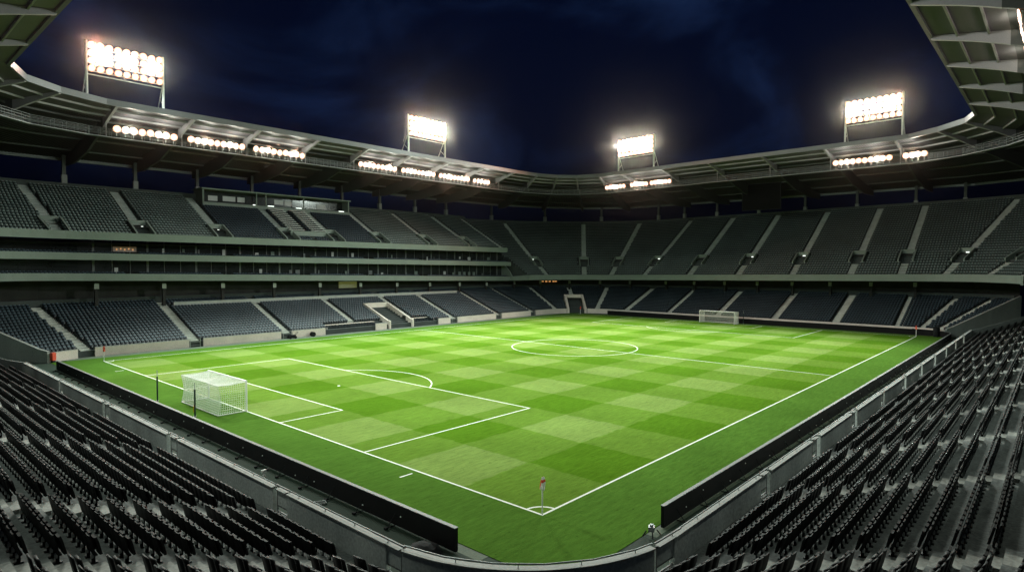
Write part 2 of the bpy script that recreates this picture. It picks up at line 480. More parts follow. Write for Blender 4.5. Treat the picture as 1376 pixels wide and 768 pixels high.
# --- cut-outs in the lower far tier
TUN_U = (50.3 - cFL[0])                       # players' tunnel on the main stand (between the benches)
def main_cond(p, u, d):
    x = p[0]
    if 47.4 < x < 53.4 and d < 8.6: return False
    if 34.6 < x < 58.2 and d < 2.6: return False
    if 13.9 < x < 76.5 and 11.6 < d < 12.9: return False
    return True
def corner_cond(p, u, d):
    off = abs(u - R(45)) * (12 + d)
    return not (off < 2.7 and d < 6.6)
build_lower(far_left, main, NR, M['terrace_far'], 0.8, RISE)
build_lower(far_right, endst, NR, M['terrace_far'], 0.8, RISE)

main_aisles = [-0.4, 13.0, 27.3, 41.0, 54.2, 64.3, 77.7, 89.6]
zl = lambda d: 0.8 + RISE * ((d - 0.45) / RUN)
flp, fls = far_left
for x in main_aisles:
    if x < cFL[0]:
        pc = flp; u = R(125) - math.acos((x - cFL[0]) / RC)
    else:
        pc = fls; u = x - cFL[0]
    d0 = 9.0 if 47 < x < 53.5 else (2.8 if 35 < x < 58 else 0.45)
    stair_mesh(pc, u, d0, 0.45 + RUN * NR, lambda d: zl(d) + 0.05, 1.25).build('stair', M['stair'], main)
la0 = [(R(125) - math.acos((-0.4 - cFL[0]) / RC), 0.62)]
ls0 = [(x - cFL[0], 0.62) for x in main_aisles[1:]]
for i in range(NR):
    d = 0.45 + RUN * i + 0.55; z = lower_z(i)
    row_seats(flp, d, z, la0, 'blue')
    row_seats(fls, d, z, ls0, 'blue', cond=main_cond)
c_ar, c_st, c_a2 = far_right
corner_aisles = [R(20), R(45), R(68)]
for u in corner_aisles:
    stair_mesh(c_ar, u, 6.8 if abs(u - R(45)) < 0.01 else 0.45, 0.45 + RUN * NR, lambda d: zl(d) + 0.05, 1.1).build('stair', M['stair'], endst)
right_aisles = [60.5, 49.0, 37.6, 25.6, 14.1, 1.4 + 2.2]
rs = [(cFR[1] - y, 0.62) for y in right_aisles]
for y in right_aisles:
    stair_mesh(c_st, cFR[1] - y, 0.45, 0.45 + RUN * NR, lambda d: zl(d) + 0.05, 1.25).build('stair', M['stair'], endst)
a2_aisles = [R(16), R(29)]
for u in a2_aisles:
    stair_mesh(c_a2, u, 0.45, 0.45 + RUN * NR, lambda d: zl(d) + 0.05, 0.9).build('stair', M['stair'], endst)
for i in range(NR):
    d = 0.45 + RUN * i + 0.55; z = lower_z(i)
    row_seats(c_ar, d, z, [(u, 0.55) for u in corner_aisles], 'blue', cond=corner_cond)
    row_seats(c_st, d, z, rs, 'blue')
    row_seats(c_a2, d, z, [(u, 0.45) for u in a2_aisles], 'blue')

# front walls with little gate gaps at the aisles
def wall_run(pieces, parent, gaps, name, mat, z1, th=0.25, dd=0.0, cap=None):
    """gaps: list of (x, y, half) where the wall is open"""
    runs = []; cur = []
    for pc in pieces:
        n = max(2, int(pc.length(0) / 0.4)); us = pc.ust()
        for i in range(n + 1):
            u = us[0] + (us[-1] - us[0]) * i / n
            p = pc.at(u, dd); q = pc.at(u, dd + th)
            if any((p[0] - gx) ** 2 + (p[1] - gy) ** 2 < gh * gh for gx, gy, gh in gaps):
                if len(cur) > 1: runs.append(cur)
                cur = []
            else:
                if not cur or np.hypot(*(cur[-1][0] - p)) > 1e-4: cur.append((p, q))
    if len(cur) > 1: runs.append(cur)
    objs = []
    for rn in runs:
        A = [(*p, 0.0) for p, q in rn]; B = [(*p, z1) for p, q in rn]; Cc = [(*q, z1) for p, q in rn]; D = [(*q, 0.0) for p, q in rn]
        mb = MB(); mb.sweep([A, B, Cc, D])
        for k in (0, -1): mb.poly([A[k], B[k], Cc[k], D[k]])
        objs.append(mb.build(name, mat, parent))
        if cap:
            cw, chh, cm = cap
            A2 = []; B2 = []; C2 = []; D2 = []
            for p, q in rn:
                n = (q - p) / th
                a, b = p - n * cw, q + n * cw
                A2.append((*a, z1 + 0.002)); B2.append((*a, z1 + chh)); C2.append((*b, z1 + chh)); D2.append((*b, z1 + 0.002))
            mb = MB(); mb.sweep([A2, B2, C2, D2, A2])
            for k in (0, -1): mb.poly([A2[k], B2[k], C2[k], D2[k]])
            mb.build('coping', cm, objs[-1])
    return objs, runs
gaps = [(x, YW, 0.8) for x in main_aisles if x > 2.1] + [(-0.4, 75.2, 0.8), (50.4, YW, 3.3), (39.6, YW, 5.0), (56.2, YW, 3.6)]
wall_run(far_left, main, gaps, 'front_wall', M['front_wall'], 1.15, cap=(0.02, 0.05, M['coping']))
tg = c_ar.at(R(45), 0)
wall_run(far_right, endst, [(tg[0], tg[1], 2.4)], 'front_wall', M['front_wall'], 1.15, cap=(0.02, 0.05, M['coping']))
# low gates in the front wall gaps
for x in main_aisles[1:]:
    if 34 < x < 60: continue
    mb = MB()
    for dx in (-0.7, 0.7): mb.box((x + dx, YW + 0.12, 0.62), (0.06, 0.06, 1.2))
    for z in (0.25, 0.7, 1.15): mb.bar((x - 0.7, YW + 0.12, z), (x + 0.7, YW + 0.12, z), 0.04)
    mb.build('gate', M['steel'], main)

# flank walls closing the two passages (radial, rising with the rows)
def radial_wall(pc, u, parent, d1, off=0.0):
    mb = MB(); nn = pc.normal(u); t = np.array([-nn[1], nn[0]]) * (0.15)
    pts = []
    for k in range(13):
        d = d1 * k / 12; p = pc.at(u, d); zt = 1.33 + max(0, d - 0.45) * RISE / RUN
        pts.append((p, zt))
    for s in (-1, 1):
        mb.ribbon([(*(p + t * s), 0.0) for p, z in pts], [(*(p + t * s), z) for p, z in pts])
    mb.ribbon([(*(p - t), z) for p, z in pts], [(*(p + t), z) for p, z in pts])
    p, z = pts[0]; mb.poly([(*(p - t), 0), (*(p + t), 0), (*(p + t), z), (*(p - t), z)])
    w = mb.build('flank_wall', M['flank'], parent)
    cp = MB(); t2 = t * 1.3
    cp.ribbon([(*(p - t2), z + 0.003) for p, z in pts], [(*(p - t2), z + 0.09) for p, z in pts])
    cp.ribbon([(*(p - t2), z + 0.09) for p, z in pts], [(*(p + t2), z + 0.09) for p, z in pts])
    cp.ribbon([(*(p + t2), z + 0.003) for p, z in pts], [(*(p + t2), z + 0.09) for p, z in pts])
    cp.build('coping', M['coping'], w)
radial_wall(far_left[0], -0.012, main, 15.0)
radial_wall(far_right[2], R(37) + 0.012, endst, 15.0)

# players' tunnel in the main stand
mb = MB(); x0, x1 = 47.9, 53.0
for x, w in ((x0, -0.35), (x1, 0.35)):
    prof = [(YW - 0.15, 0), (YW - 0.15, 1.5), (YW + 0.6, 1.6), (YW + 8.2, 4.45), (YW + 8.2, 0)]
    mb.poly([(x, y, z) for y, z in prof]); mb.poly([(x + w, y, z) for y, z in reversed(prof)])
    mb.ribbon([(x, y, z) for y, z in prof], [(x + w, y, z) for y, z in prof])
mb.box(((x0 + x1) / 2, YW + 8.0, 3.75), (x1 - x0 - 0.01, 0.35, 1.4))
tn = mb.build('tunnel', M['front_wall'], main)
MB().box(((x0 + x1) / 2, YW + 8.05, 1.55), (x1 - x0 - 0.02, 0.2, 2.95)).build('opening', M['dark'], tn)
MB().box((x1 - 0.06, YW + 2.4, 1.05), (0.1, 1.0, 2.0)).build('door', M['dark'], tn)
MB().box(((x0 + x1) / 2, YW + 3.9, 0.02), (x1 - x0 - 0.02, 7.6, 0.05)).build('floor', M['terrace'], tn)
# corner tunnel
c45 = np.array([math.cos(R(45)), math.sin(R(45))]); t45 = np.array([-c45[1], c45[0]])
base = c_ar.at(R(45), 0)
mb = MB()
def P45(a, b, z): q = base + c45 * a + t45 * b; return (q[0], q[1], z)
for s in (-1, 1):
    pr_ = [(-0.3, 0), (-0.3, 1.3), (0.3, 1.45), (5.4, 4.4), (6.3, 4.4), (6.3, 0)]
    for b in (1.9, 2.45): mb.poly([P45(a, s * b, z) for a, z in pr_])
    mb.ribbon([P45(a, s * 1.9, z) for a, z in pr_], [P45(a, s * 2.45, z) for a, z in pr_])
for a in (5.4, 6.3): mb.poly([P45(a, -1.9, 3.6), P45(a, 1.9, 3.6), P45(a, 1.9, 4.4), P45(a, -1.9, 4.4)])
mb.poly([P45(5.4, -1.9, 4.4), P45(5.4, 1.9, 4.4), P45(6.3, 1.9, 4.4), P45(6.3, -1.9, 4.4)])
mb.poly([P45(5.4, -1.9, 3.6), P45(5.4, 1.9, 3.6), P45(6.3, 1.9, 3.6), P45(6.3, -1.9, 3.6)])
tn = mb.build('tunnel', M['front_wall'], endst)
mb = MB(); mb.poly([P45(6.2, -1.89, 0), P45(6.2, 1.89, 0), P45(6.2, 1.89, 3.6), P45(6.2, -1.89, 3.6)])
for s in (-1, 1): mb.poly([P45(0.6, s * 1.895, 0), P45(6.2, s * 1.895, 0), P45(6.2, s * 1.895, 3.6), P45(4.2, s * 1.895, 3.4)])
mb.poly([P45(-0.2, -1.88, 0.015), P45(6.2, -1.88, 0.015), P45(6.2, 1.88, 0.015), P45(-0.2, 1.88, 0.015)])
mb.build('opening', M['dark'], tn)
for b in (-0.9, 0.8):
    q = P45(6.05, b, 1.2); MB().box(q, (0.16, 0.16, 0.16)).build('lamp', M['white_light'], tn)

# parapet shelf and loose seats at the head of the lower main tier
MB().box((45.1, YW + 11.95, zl(11.95) + 0.5), (61.6, 0.22, 0.75)).build('parapet', M['coping'], main)

# --- upper tiers -------------------------------------------------------------
UZ0, URISE = 16.05, 0.43
main_up = [Arc(cFL, RC, 165, 90), Straight((cFL[0], YW), (92.6, YW), (0, 1))]
UD0, UN = 11.3, 19
def upper_sec(d0, z0, rise, n, depth_fascia, wide=None):
    sec = [(d0 - 0.3, z0 - depth_fascia), (d0 - 0.3, z0 + 0.35), (d0 - 0.05, z0 + 0.35), (d0 - 0.05, z0)]
    d = d0; z = z0; rows = []
    for i in range(n):
        w = RUN if i != wide else RUN + 1.0
        sec += [(d, z), (d + w, z)]; rows.append((d, w, z)); d += w; z += rise
    sec += [(d + 0.02, z + 0.85), (d + 0.3, z + 0.85), (d + 0.3, z - 4.0)]
    return sec, rows, d, z
secU, rowsU, dU, zU = upper_sec(UD0, UZ0, URISE, UN, 0.0)
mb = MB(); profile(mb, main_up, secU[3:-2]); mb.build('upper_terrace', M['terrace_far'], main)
mb = MB(); profile(mb, main_up, [(dU + 0.03, zU - 2.5), (dU + 0.03, zU + 0.85), (dU + 0.3, zU + 0.85), (dU + 0.3, zU - 4)]); mb.build('rear_parapet', M['fascia'], main)
def underside(pieces, d0, z0, d1, z1, parent, zf=lambda p: 0.0):
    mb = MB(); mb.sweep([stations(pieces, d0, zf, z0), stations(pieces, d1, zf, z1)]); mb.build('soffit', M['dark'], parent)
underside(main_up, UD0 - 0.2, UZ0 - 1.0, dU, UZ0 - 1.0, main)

# fascias of the main stand: the lower two dip toward the far corner
def tilt(za, zb): return lambda p: za + (zb - za) * min(1.0, max(0.0, (p[0] + 5) / 97))
def fascia(pieces, d, hgt, zf, parent, th=0.3):
    mb = MB(); mb.sweep([stations(pieces, d + a, zf, b) for a, b in ((th, 0), (0, 0), (0, hgt), (th, hgt), (th, 0))])
    for pc, u in ((pieces[0], pieces[0].ust()[0]), (pieces[-1], pieces[-1].ust()[-1])):
        q = []
        for a, b in ((0, 0), (th, 0), (th, hgt), (0, hgt)):
            p = pc.at(u, d + a); q.append((p[0], p[1], b + zf(p)))
        mb.poly(q)
    return mb.build('fascia', M['fascia'], parent)
FD = 11.0
z1f, z2f, z3f = tilt(15.6, 15.15), tilt(12.7, 11.75), tilt(9.75, 8.0)
main_box = [Arc(cFL, RC, 165, 90), Straight((cFL[0], YW), (94.0, YW), (0, 1))]
f1 = fascia(main_up, FD, 1.15, z1f, main)
f2 = fascia(main_box, FD, 1.0, z2f, main)
f3 = fascia(main_box, FD, 1.05, z3f, main)
# box floors, seats in front of the glazing, glazing band with mullions
for zf, ztop in ((z2f, z1f), (z3f, z2f)):
    mb = MB()
    mb.sweep([stations(main_box, FD + 0.28, zf, 0.05), stations(main_box, FD + 0.28, zf, 0.30), stations(main_box, FD + 1.2, zf, 0.30), stations(main_box, FD + 1.2, zf, 0.52), stations(main_box, FD + 8, zf, 0.52)])
    mb.sweep([stations(main_box, FD + 8, zf, 0.0), stations(main_box, FD + 0.28, zf, 0.0)])
    mb.build('box_floor', M['terrace_far'], main)
    for r_, (dd, zz) in enumerate(((FD + 0.95, 0.30), (FD + 1.8, 0.52))):
        for pc in main_box:
            sk = [(k * 14.5 + 6.5, 0.9) for k in range(7)] if isinstance(pc, Straight) else []
            row_seats(pc, dd, zz, sk, 'blue', zf=zf)
    gz = MB()
    A = []; B = []
    for pc in main_box:
        for u in np.linspace(pc.ust()[0], pc.ust()[-1], 12):
            p = pc.at(u, FD + 3.4); A.append((p[0], p[1], zf(p) + 0.5)); B.append((p[0], p[1], ztop(p)))
    gz.ribbon(A, B)
    win = gz.build('window', M['glass'], main)
    for k in range(46):
        x = -18 + 2.45 * k
        if x > 93.5: break
        for pc in main_box[1:]:
            if x < cFL[0]: continue
            p = np.array([x, YW + FD + 3.33]); zz = zf(p)
            MB().box((p[0], p[1], (zz + 0.5 + ztop(p)) / 2), (0.09 if k % 3 else 0.3, 0.12, ztop(p) - zz - 0.5)).build('mullion', M['mullion'], win)
# lit rooms and pale panels glimpsed through the box glazing
def pane(x, zf, dz, w, hgt, mat, dd=3.2):
    p = np.array([x, YW + FD + dd]); return MB().box((x, p[1], zf(p) + dz), (w, 0.06, hgt)).build('lit_window', mat, main)
pane(8.2, z2f, 1.75, 3.2, 0.8, M['warm_dim'])
for k in range(5): pane(7.1 + k * 0.55, z2f, 1.7 + 0.1 * (k % 2), 0.2, 0.22, M['warm_room'], 3.14)
pane(7.0, z3f, 1.35, 0.5, 1.2, M['pale_room']); pane(-2.6, z3f, 1.9, 0.9, 1.0, M['pale_room'])
pane(29.8, z3f, 1.6, 0.5, 0.9, M['pale_room']); pane(37, z3f, 1.6, 0.9, 0.8, M['warm_room']).data.materials[0] = M['mullion']
for k in range(26):
    x = 14 + k * 3.0 + random.uniform(-1, 1); zf = random.choice((z2f, z3f))
    pane(x, zf, random.uniform(1.4, 1.8), random.uniform(0.2, 0.9), random.uniform(0.5, 1.0), random.choice((M['pale_room'], M['mullion'], M['mullion'], M['fascia'])))
for k in range(4): pane(79 + k * 1.6, z3f, 1.7, 0.8, 0.8, M['fascia'])
# end of the box block: stepped closing wall falling toward the corner
mb = MB(); xe = 94.2
prof = [(FD - 0.05, 8.0), (FD - 0.05, 9.1), (FD + 0.8, 10.4), (FD + 7.5, 16.2), (FD + 16, 23.6), (FD + 16, 8.0)]
for dx in (0, 0.4): mb.poly([(xe + dx, YW + d, z) for d, z in prof])
mb.ribbon([(xe, YW + d, z) for d, z in prof], [(xe + 0.4, YW + d, z) for d, z in prof])
mb.build('end_wall', M['fascia'], main)

# seats, stairs and vomitories of the main upper tier
up_aisles = [-1.0, 10.2, 22.2, 34.6, 44.2, 55.2, 68.2, 80.6, 90.9]
zu = lambda d: UZ0 + URISE * ((d - UD0) / RUN)
def arc_u(x): return R(165) - math.acos(max(-1, min(1, (x - cFL[0]) / (RC + 15))))
sk_arc = [(arc_u(-1.0), 0.62), (arc_u(-12.5), 0.62)]
sk_st = [(x - cFL[0], 0.62) for x in up_aisles[1:]]
vom_x = [10.2, 22.2, 34.6, 44.2, 55.2, 68.2, 80.6]
PRESS = (23.6, 54.5)
def up_cond(p, u, d):
    x = p[0]
    for vx in vom_x:
        if abs(x - vx - 0.2) < 1.75 and d < UD0 + 4.2: return False
    if PRESS[0] - 0.6 < x < PRESS[1] + 0.6 and d > UD0 + RUN * 15 - 0.1: return False
    if 35.4 < x < 43.4 and UD0 + 1.5 < d < UD0 + 3.2: return False
    if 38.9 < x < 39.9 : return False
    return True
for i, (d, w, z) in enumerate(rowsU):
    row_seats(main_up[0], d + 0.55, z, sk_arc, 'upper')
    row_seats(main_up[1], d + 0.55, z, sk_st, 'upper', cond=lambda p, u, q: up_cond(p, u, q) and not 22.2 < p[0] < 55.2)
    row_seats(main_up[1], d + 0.55, z, sk_st, 'blue', cond=lambda p, u, q: up_cond(p, u, q) and 22.2 < p[0] < 55.2)
for x in up_aisles[1:]:
    top = UD0 + RUN * (15 if PRESS[0] < x < PRESS[1] else UN)
    stair_mesh(main_up[1], x - cFL[0], UD0 + (4.0 if x in vom_x else 0), top, lambda d: zu(d) + 0.05, 1.25).build('stair', M['stair_up'], main)
for u, _ in sk_arc:
    stair_mesh(main_up[0], u, UD0, UD0 + RUN * UN, lambda d: zu(d) + 0.05, 1.25).build('stair', M['stair_up'], main)
def vomitory(fr, dwid, d0, d1, z_of, parent, hw=1.0, back_h=2.3):
    """fr(d, b, z) -> point; cheek walls, rear portal and floor of one stair opening"""
    mb = MB()
    for s in (-1, 1):
        pr_ = [(d0, z_of(d0) - 0.1), (d0, z_of(d0) + 0.75), (d1, z_of(d1) + 0.75), (d1, z_of(d0) - 0.1)]
        for b in (hw, hw + 0.25): mb.poly([fr(d, s * b, z) for d, z in pr_])
        mb.ribbon([fr(d, s * hw, z) for d, z in pr_], [fr(d, s * (hw + 0.25), z) for d, z in pr_])
    zt = z_of(d1) + 0.75
    mb.poly([fr(d1 + 0.01, -hw - 0.25, zt - 0.9), fr(d1 + 0.01, hw + 0.25, zt - 0.9), fr(d1 + 0.01, hw + 0.25, zt), fr(d1 + 0.01, -hw - 0.25, zt)])
    mb.poly([fr(d1 + 0.01, -hw - 0.25, zt), fr(d1 + 0.01, hw + 0.25, zt), fr(d1 + 0.3, hw + 0.25, zt), fr(d1 + 0.3, -hw - 0.25, zt)])
    v = mb.build('vomitory', M['fascia'], parent)
    mb = MB()
    mb.poly([fr(d1 - 0.05, -hw, z_of(d0)), fr(d1 - 0.05, hw, z_of(d0)), fr(d1 - 0.05, hw, zt - 0.9), fr(d1 - 0.05, -hw, zt - 0.9)])
    mb.poly([fr(d1 - 0.05, -hw, zt - 0.9), fr(d1 - 0.05, hw, zt - 0.9), fr(d1 - 1.2, hw, zt - 1.2), fr(d1 - 1.2, -hw, zt - 1.2)])
    for s in (-1, 1): mb.poly([fr(d1 - 0.06, s * (hw - 0.01), z_of(d0)), fr(d1 - 0.06, s * (hw - 0.01), zt - 0.95), fr(d1 - 1.4, s * (hw - 0.01), zt - 1.3), fr(d1 - 1.4, s * (hw - 0.01), z_of(d0))])
    mb.poly([fr(d0 + 0.05, -hw, z_of(d0) + 0.03), fr(d1 - 0.05, -hw, z_of(d0) + 0.03), fr(d1 - 0.05, hw, z_of(d0) + 0.03), fr(d0 + 0.05, hw, z_of(d0) + 0.03)])
    mb.build('opening', M['dark'], v)
    return v
for x in vom_x:
    vomitory(lambda d, b, z, x=x: (x + 0.2 + b, YW + d, z), 2, UD0 + 0.1, UD0 + 4.0, zu, main, 1.15)
vomitory(lambda d, b, z: (*main_up[0].at(sk_arc[0][0] + b / 25, d), z), 2, UD0 + 0.1, UD0 + 4.0, zu, main, 1.15)
for x, dx, m_ in ((22.2, 0.5, 'white_light'), (10.2, 0.7, 'white_light')):
    MB().box((x + dx, YW + UD0 + 3.6, zu(UD0) + 1.9), (0.3, 0.1, 0.12)).build('exit_sign', M[m_], main)
# media desks in the middle of the upper tier
for i in range(4, 15):
    d, w, z = rowsU[i]
    for xa, xb in ((35.5, 38.7), (40.1, 43.3)):
        MB().box(((xa + xb) / 2, YW + d + 0.12, z + 0.80), (xb - xa, 0.46, 0.16)).build('media_desk', M['coping'], main)
MB().box((39.4, YW + UD0 + 2.6, zu(UD0 + 2.4) + 0.55), (7.8, 0.2, 0.9)).build('parapet', M['fascia'], main)
# commentary gantry at the top of the tier
pd, pz = UD0 + RUN * 15 + 0.1, zu(UD0 + RUN * 15) + 0.05
mb = MB()
mb.box(((PRESS[0] + PRESS[1]) / 2, YW + pd + 0.15, pz + 0.35), (PRESS[1] - PRESS[0], 0.3, 1.1))
mb.box(((PRESS[0] + PRESS[1]) / 2, YW + pd + 2.0, pz + 3.35), (PRESS[1] - PRESS[0] + 0.6, 4.4, 0.22))
for x in (PRESS[0] + 0.15, 33.7, 35.6, 43.7, PRESS[1] - 0.15): mb.box((x, YW + pd + 0.2, pz + 2.0), (0.18, 0.2, 2.5))
for x in (PRESS[0], PRESS[1]): mb.box((x, YW + pd + 2.1, pz + 1.6), (0.14, 3.9, 3.2))
pb = mb.build('commentary_box', M['fascia'], main)
MB().box(((PRESS[0] + PRESS[1]) / 2, YW + pd + 2.6, pz + 2.0), (PRESS[1] - PRESS[0] - 0.3, 0.1, 2.5)).build('window', M['glass'], pb)
for x0_, x1_, zz in ((25.5, 27.2, 1.9), (28.2, 30.6, 2.0), (31, 32.4, 2.0), (38.5, 40.4, 2.1), (40.7, 42.3, 2.0), (48, 50, 1.8)):
    MB().box(((x0_ + x1_) / 2, YW + pd + 2.5, pz + zz), (x1_ - x0_, 0.08, 0.95)).build('lit_window', M['pale_room'], pb)
for x in (33.2, 36.6, 42.6, 52.6):
    MB().box((x, YW + pd + 0.15, pz + 0.98), (1.2 if x > 34 else 0.4, 0.2, 0.14)).build('desk_light', M['white_light'], pb)

# --- upper tier of the end stand ---------------------------------------------
VZ0, VRISE, VD0, VN = 9.65, 0.485, 6.0, 31
end_up = [Arc(cFR, RC, 87, 0), Straight((XE, cFR[1]), (XE, cNR[1]), (1, 0)), Arc(cNR, RC, 0, -100)]
vzf = lambda p: 0.5 * max(-1, min(1.2, (35 - p[1]) / 35))
secV, rowsV, dV, zV = upper_sec(VD0, VZ0, VRISE, VN, 0.0, wide=9)
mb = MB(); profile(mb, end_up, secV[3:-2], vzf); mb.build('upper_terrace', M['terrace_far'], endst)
mb = MB(); profile(mb, end_up, [(dV + 0.03, zV - 2.5), (dV + 0.03, zV + 0.85), (dV + 0.3, zV + 0.85), (dV + 0.3, zV - 4)], vzf); mb.build('rear_parapet', M['fascia'], endst)
fascia(end_up, VD0 - 0.32, 1.3, lambda p: VZ0 - 0.95 + vzf(p), endst)
# the balcony front steps forward from the box levels to the open corner
q0 = end_up[0].at(0, VD0 - 0.32); zq = VZ0 - 0.95 + vzf(q0)
mb = MB(); A_, B_ = np.array([94.0, YW + FD]), q0
for o_ in (0.0, 0.3):
    mb.poly([(A_[0] - o_, A_[1], 8.0), (B_[0] - o_, B_[1], zq), (B_[0] - o_, B_[1], zq + 1.3), (A_[0] - o_, A_[1], 9.05)])
mb.poly([(A_[0], A_[1], 9.05), (B_[0], B_[1], zq + 1.3), (B_[0] - 0.3, B_[1], zq + 1.3), (A_[0] - 0.3, A_[1], 9.05)])
mb.build('fascia', M['fascia'], endst)
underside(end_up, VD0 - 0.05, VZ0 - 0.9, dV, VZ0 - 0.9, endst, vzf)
def zv(d):
    for (dd, w, z) in rowsV:
        if d < dd + w: return z + (d - dd) / w * VRISE
    return rowsV[-1][2] + VRISE
ea = [R(87 - 68), R(87 - 36), R(87 - 14)]
est = [58.6, 46.8, 35.2, 23.8, 12.9, 0.9 + 3.4]
eb = [R(20), R(44), R(70)]
V0, V1 = VD0 + RUN * 5, VD0 + RUN * 9.2
def vcond(skip):
    def f(p, u, d):
        if not (V0 - 0.2 < d < V1 + 0.9): return True
        for (pc_u, kind) in skip:
            du = abs(u - pc_u) * ((12 + d) if kind else 1)
            if du < 1.75: return False
        return True
    return f
for i, (d, w, z) in enumerate(rowsV):
    dd = d + w - 0.25
    row_seats(end_up[0], dd, z, [(u, 0.6) for u in ea], 'upper', zf=vzf, cond=vcond([(u, 1) for u in ea]))
    row_seats(end_up[1], dd, z, [(cFR[1] - y, 0.62) for y in est], 'upper', zf=vzf, cond=vcond([(cFR[1] - y, 0) for y in est]))
    row_seats(end_up[2], dd, z, [(u, 0.6) for u in eb], 'upper', zf=vzf, cond=vcond([(u, 1) for u in eb]))
for pc, us in ((end_up[0], ea), (end_up[1], [cFR[1] - y for y in est]), (end_up[2], eb)):
    for u in us:
        arc = isinstance(pc, Arc)
        stair_mesh(pc, u, VD0, V0, lambda d: zv(d) + 0.05, 1.25, vzf).build('stair', M['stair_up'], endst)
        stair_mesh(pc, u, V1 + 0.4, dV, lambda d: zv(d) + 0.05, 1.25, vzf).build('stair', M['stair_up'], endst)
        def fr(d, b, z, pc=pc, u=u, arc=arc):
            p = pc.at(u + (b / (12 + V1) if arc else b), d)
            return (p[0], p[1], z + vzf(p))
        vm = vomitory(fr, 2, V0, V1, zv, endst, 1.1)
        if random.random() < 0.5:
            q = fr(V1 - 0.3, random.uniform(-0.6, 0.6), zv(V0) + 1.9); MB().box(q, (0.2, 0.5, 0.16)).build('exit_sign', M['white_light'], vm)
# back walls and columns under the upper decks, with pale panels on the columns
for pieces, parent, d, z1 in ((far_left, main, 15.2, lambda p: tilt(9.75, 8.0)(p)), (far_right, endst, 15.2, lambda p: VZ0 - 0.9 + vzf(p))):
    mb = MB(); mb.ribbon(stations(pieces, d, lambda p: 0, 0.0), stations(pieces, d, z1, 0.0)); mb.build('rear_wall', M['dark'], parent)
def conc_col(pc, u, parent, ztop):
    p = pc.at(u, 12.9); a = pc.normal(u); rz = math.atan2(a[1], a[0])
    zb = 0.8 + RISE * 15
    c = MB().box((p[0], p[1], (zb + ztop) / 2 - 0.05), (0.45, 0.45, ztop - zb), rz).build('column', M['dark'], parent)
    q = p - a * 0.28
    MB().box((q[0], q[1], ztop - 0.85), (0.06, 0.62, 0.8), rz).build('panel', M['coping'], c)
for x in np.arange(4.0, 94, 9.2):
    conc_col(fls, x - cFL[0], main, float(z3f(np.array([x, 0]))))
for u in np.linspace(0.12, R(90) - 0.12, 5): conc_col(c_ar, u, endst, VZ0 - 0.9 + vzf(c_ar.at(u, 13)))
for y in np.arange(3, 62, 7.6): conc_col(c_st, cFR[1] - y, endst, VZ0 - 0.9 + vzf(np.array([0, y])))
# warm concourse glow behind the corner, a yellow one behind the main tier
MB().box((48.5, YW + 15.0, 7.9), (4.2, 0.1, 1.3)).build('lit_window', M['yellow_room'], main)
for k in range(6):
    u = R(52) + k * 0.035 + random.uniform(-.008, .008); p = c_ar.at(R(90) - u, 15.05)
    MB().box((p[0], p[1], 7.55), (0.5, 0.5, random.uniform(0.2, 0.4)), 0.8).build('lit_window', M['warm_room'], endst)

# --- near terraces -----------------------------------------------------------
NZ0, NRISE, NN, ND0 = 1.38, 0.288, 20, 0.5
def near_end_l(d): return 56.6 - cN[1] + 1.43 * d
def near_end_r(d): return 91.6 - cN[0] + 1.33 * d
def near_terrace(pc, ends, parent, extra=None):
    sec = [(0.26, 0.0), (0.26, NZ0)]
    for i in range(NN): sec += [(ND0 + RUN * i, NZ0 + NRISE * i), (ND0 + RUN * (i + 1), NZ0 + NRISE * i)]
    sec += [(sec[-1][0] + 0.01, sec[-1][1] + 1.4), (sec[-1][0] + 0.3, sec[-1][1] + 1.4), (sec[-1][0] + 0.3, 0)]
    mb = MB(); lines = []
    for d, z in sec:
        a = pc.at(0, d); b = pc.at(ends(d), d); lines.append([(*a, z), (*b, z)])
    if extra is not None:
        for ln, (d, z) in zip(lines, sec):
            ln[:0] = [(*extra.at(u, d), z) for u in (extra.ust()[:-1] if extra_side == 'end' else extra.ust()[1:][::-1])]
    mb.sweep(lines)
    mb.poly([ln[-1] for ln in lines] + [(*lines[-1][-1][:2], 0)])
    return mb.build('lower_terrace', M['terrace'], parent)
extra_side = 'end'
near_terrace(near_left[0], near_end_l, nearl)
near_terrace(near_right[0], near_end_r, nearr, near_corner[0])
NEAR_AISLE_L = [0.0, 6.2, 18.4, 30.6, 42.8, 55.0]
NEAR_AISLE_R = [-2.75, 6.1, 13.9, 22.4, 31.0, 39.6, 47.9, 56.4, 64.9, 73.4, 82.0, 90.5]
for i in range(NN):
    d = ND0 + RUN * i + 0.60; z = NZ0 + NRISE * i
    row_seats(near_left[0], d, z, [(y - cN[1], 0.5) for y in NEAR_AISLE_L], 'near', s1=near_end_l(d) - 0.3, rec=('L', i))
    row_seats(near_right[0], d, z, [(x - cN[0], 0.42) for x in NEAR_AISLE_R], 'near', s1=near_end_r(d) - 0.3, rec=('R', i))
    row_seats(near_corner[0], d, z, [], 'near', rec=('C', i), s0=0.35, s1=near_corner[0].length(d) - 0.25)
def zhalf(d):
    q = (d - ND0) / RUN
    return NZ0 + NRISE * math.floor(q) + (NRISE / 2 if q % 1 > 0.5 else 0.004)
zn = lambda d: NZ0 + NRISE * ((d - ND0) / RUN)
for pc, us, par, w in ((near_left[0], [y - cN[1] for y in NEAR_AISLE_L], nearl, 0.95), (near_right[0], [x - cN[0] for x in NEAR_AISLE_R], nearr, 0.8)):
    for u in us:
        mb = stair_mesh(pc, u, ND0, ND0 + RUN * (NN - 1), zhalf, w)
        mb.build('stair', M['near_stair'], par)

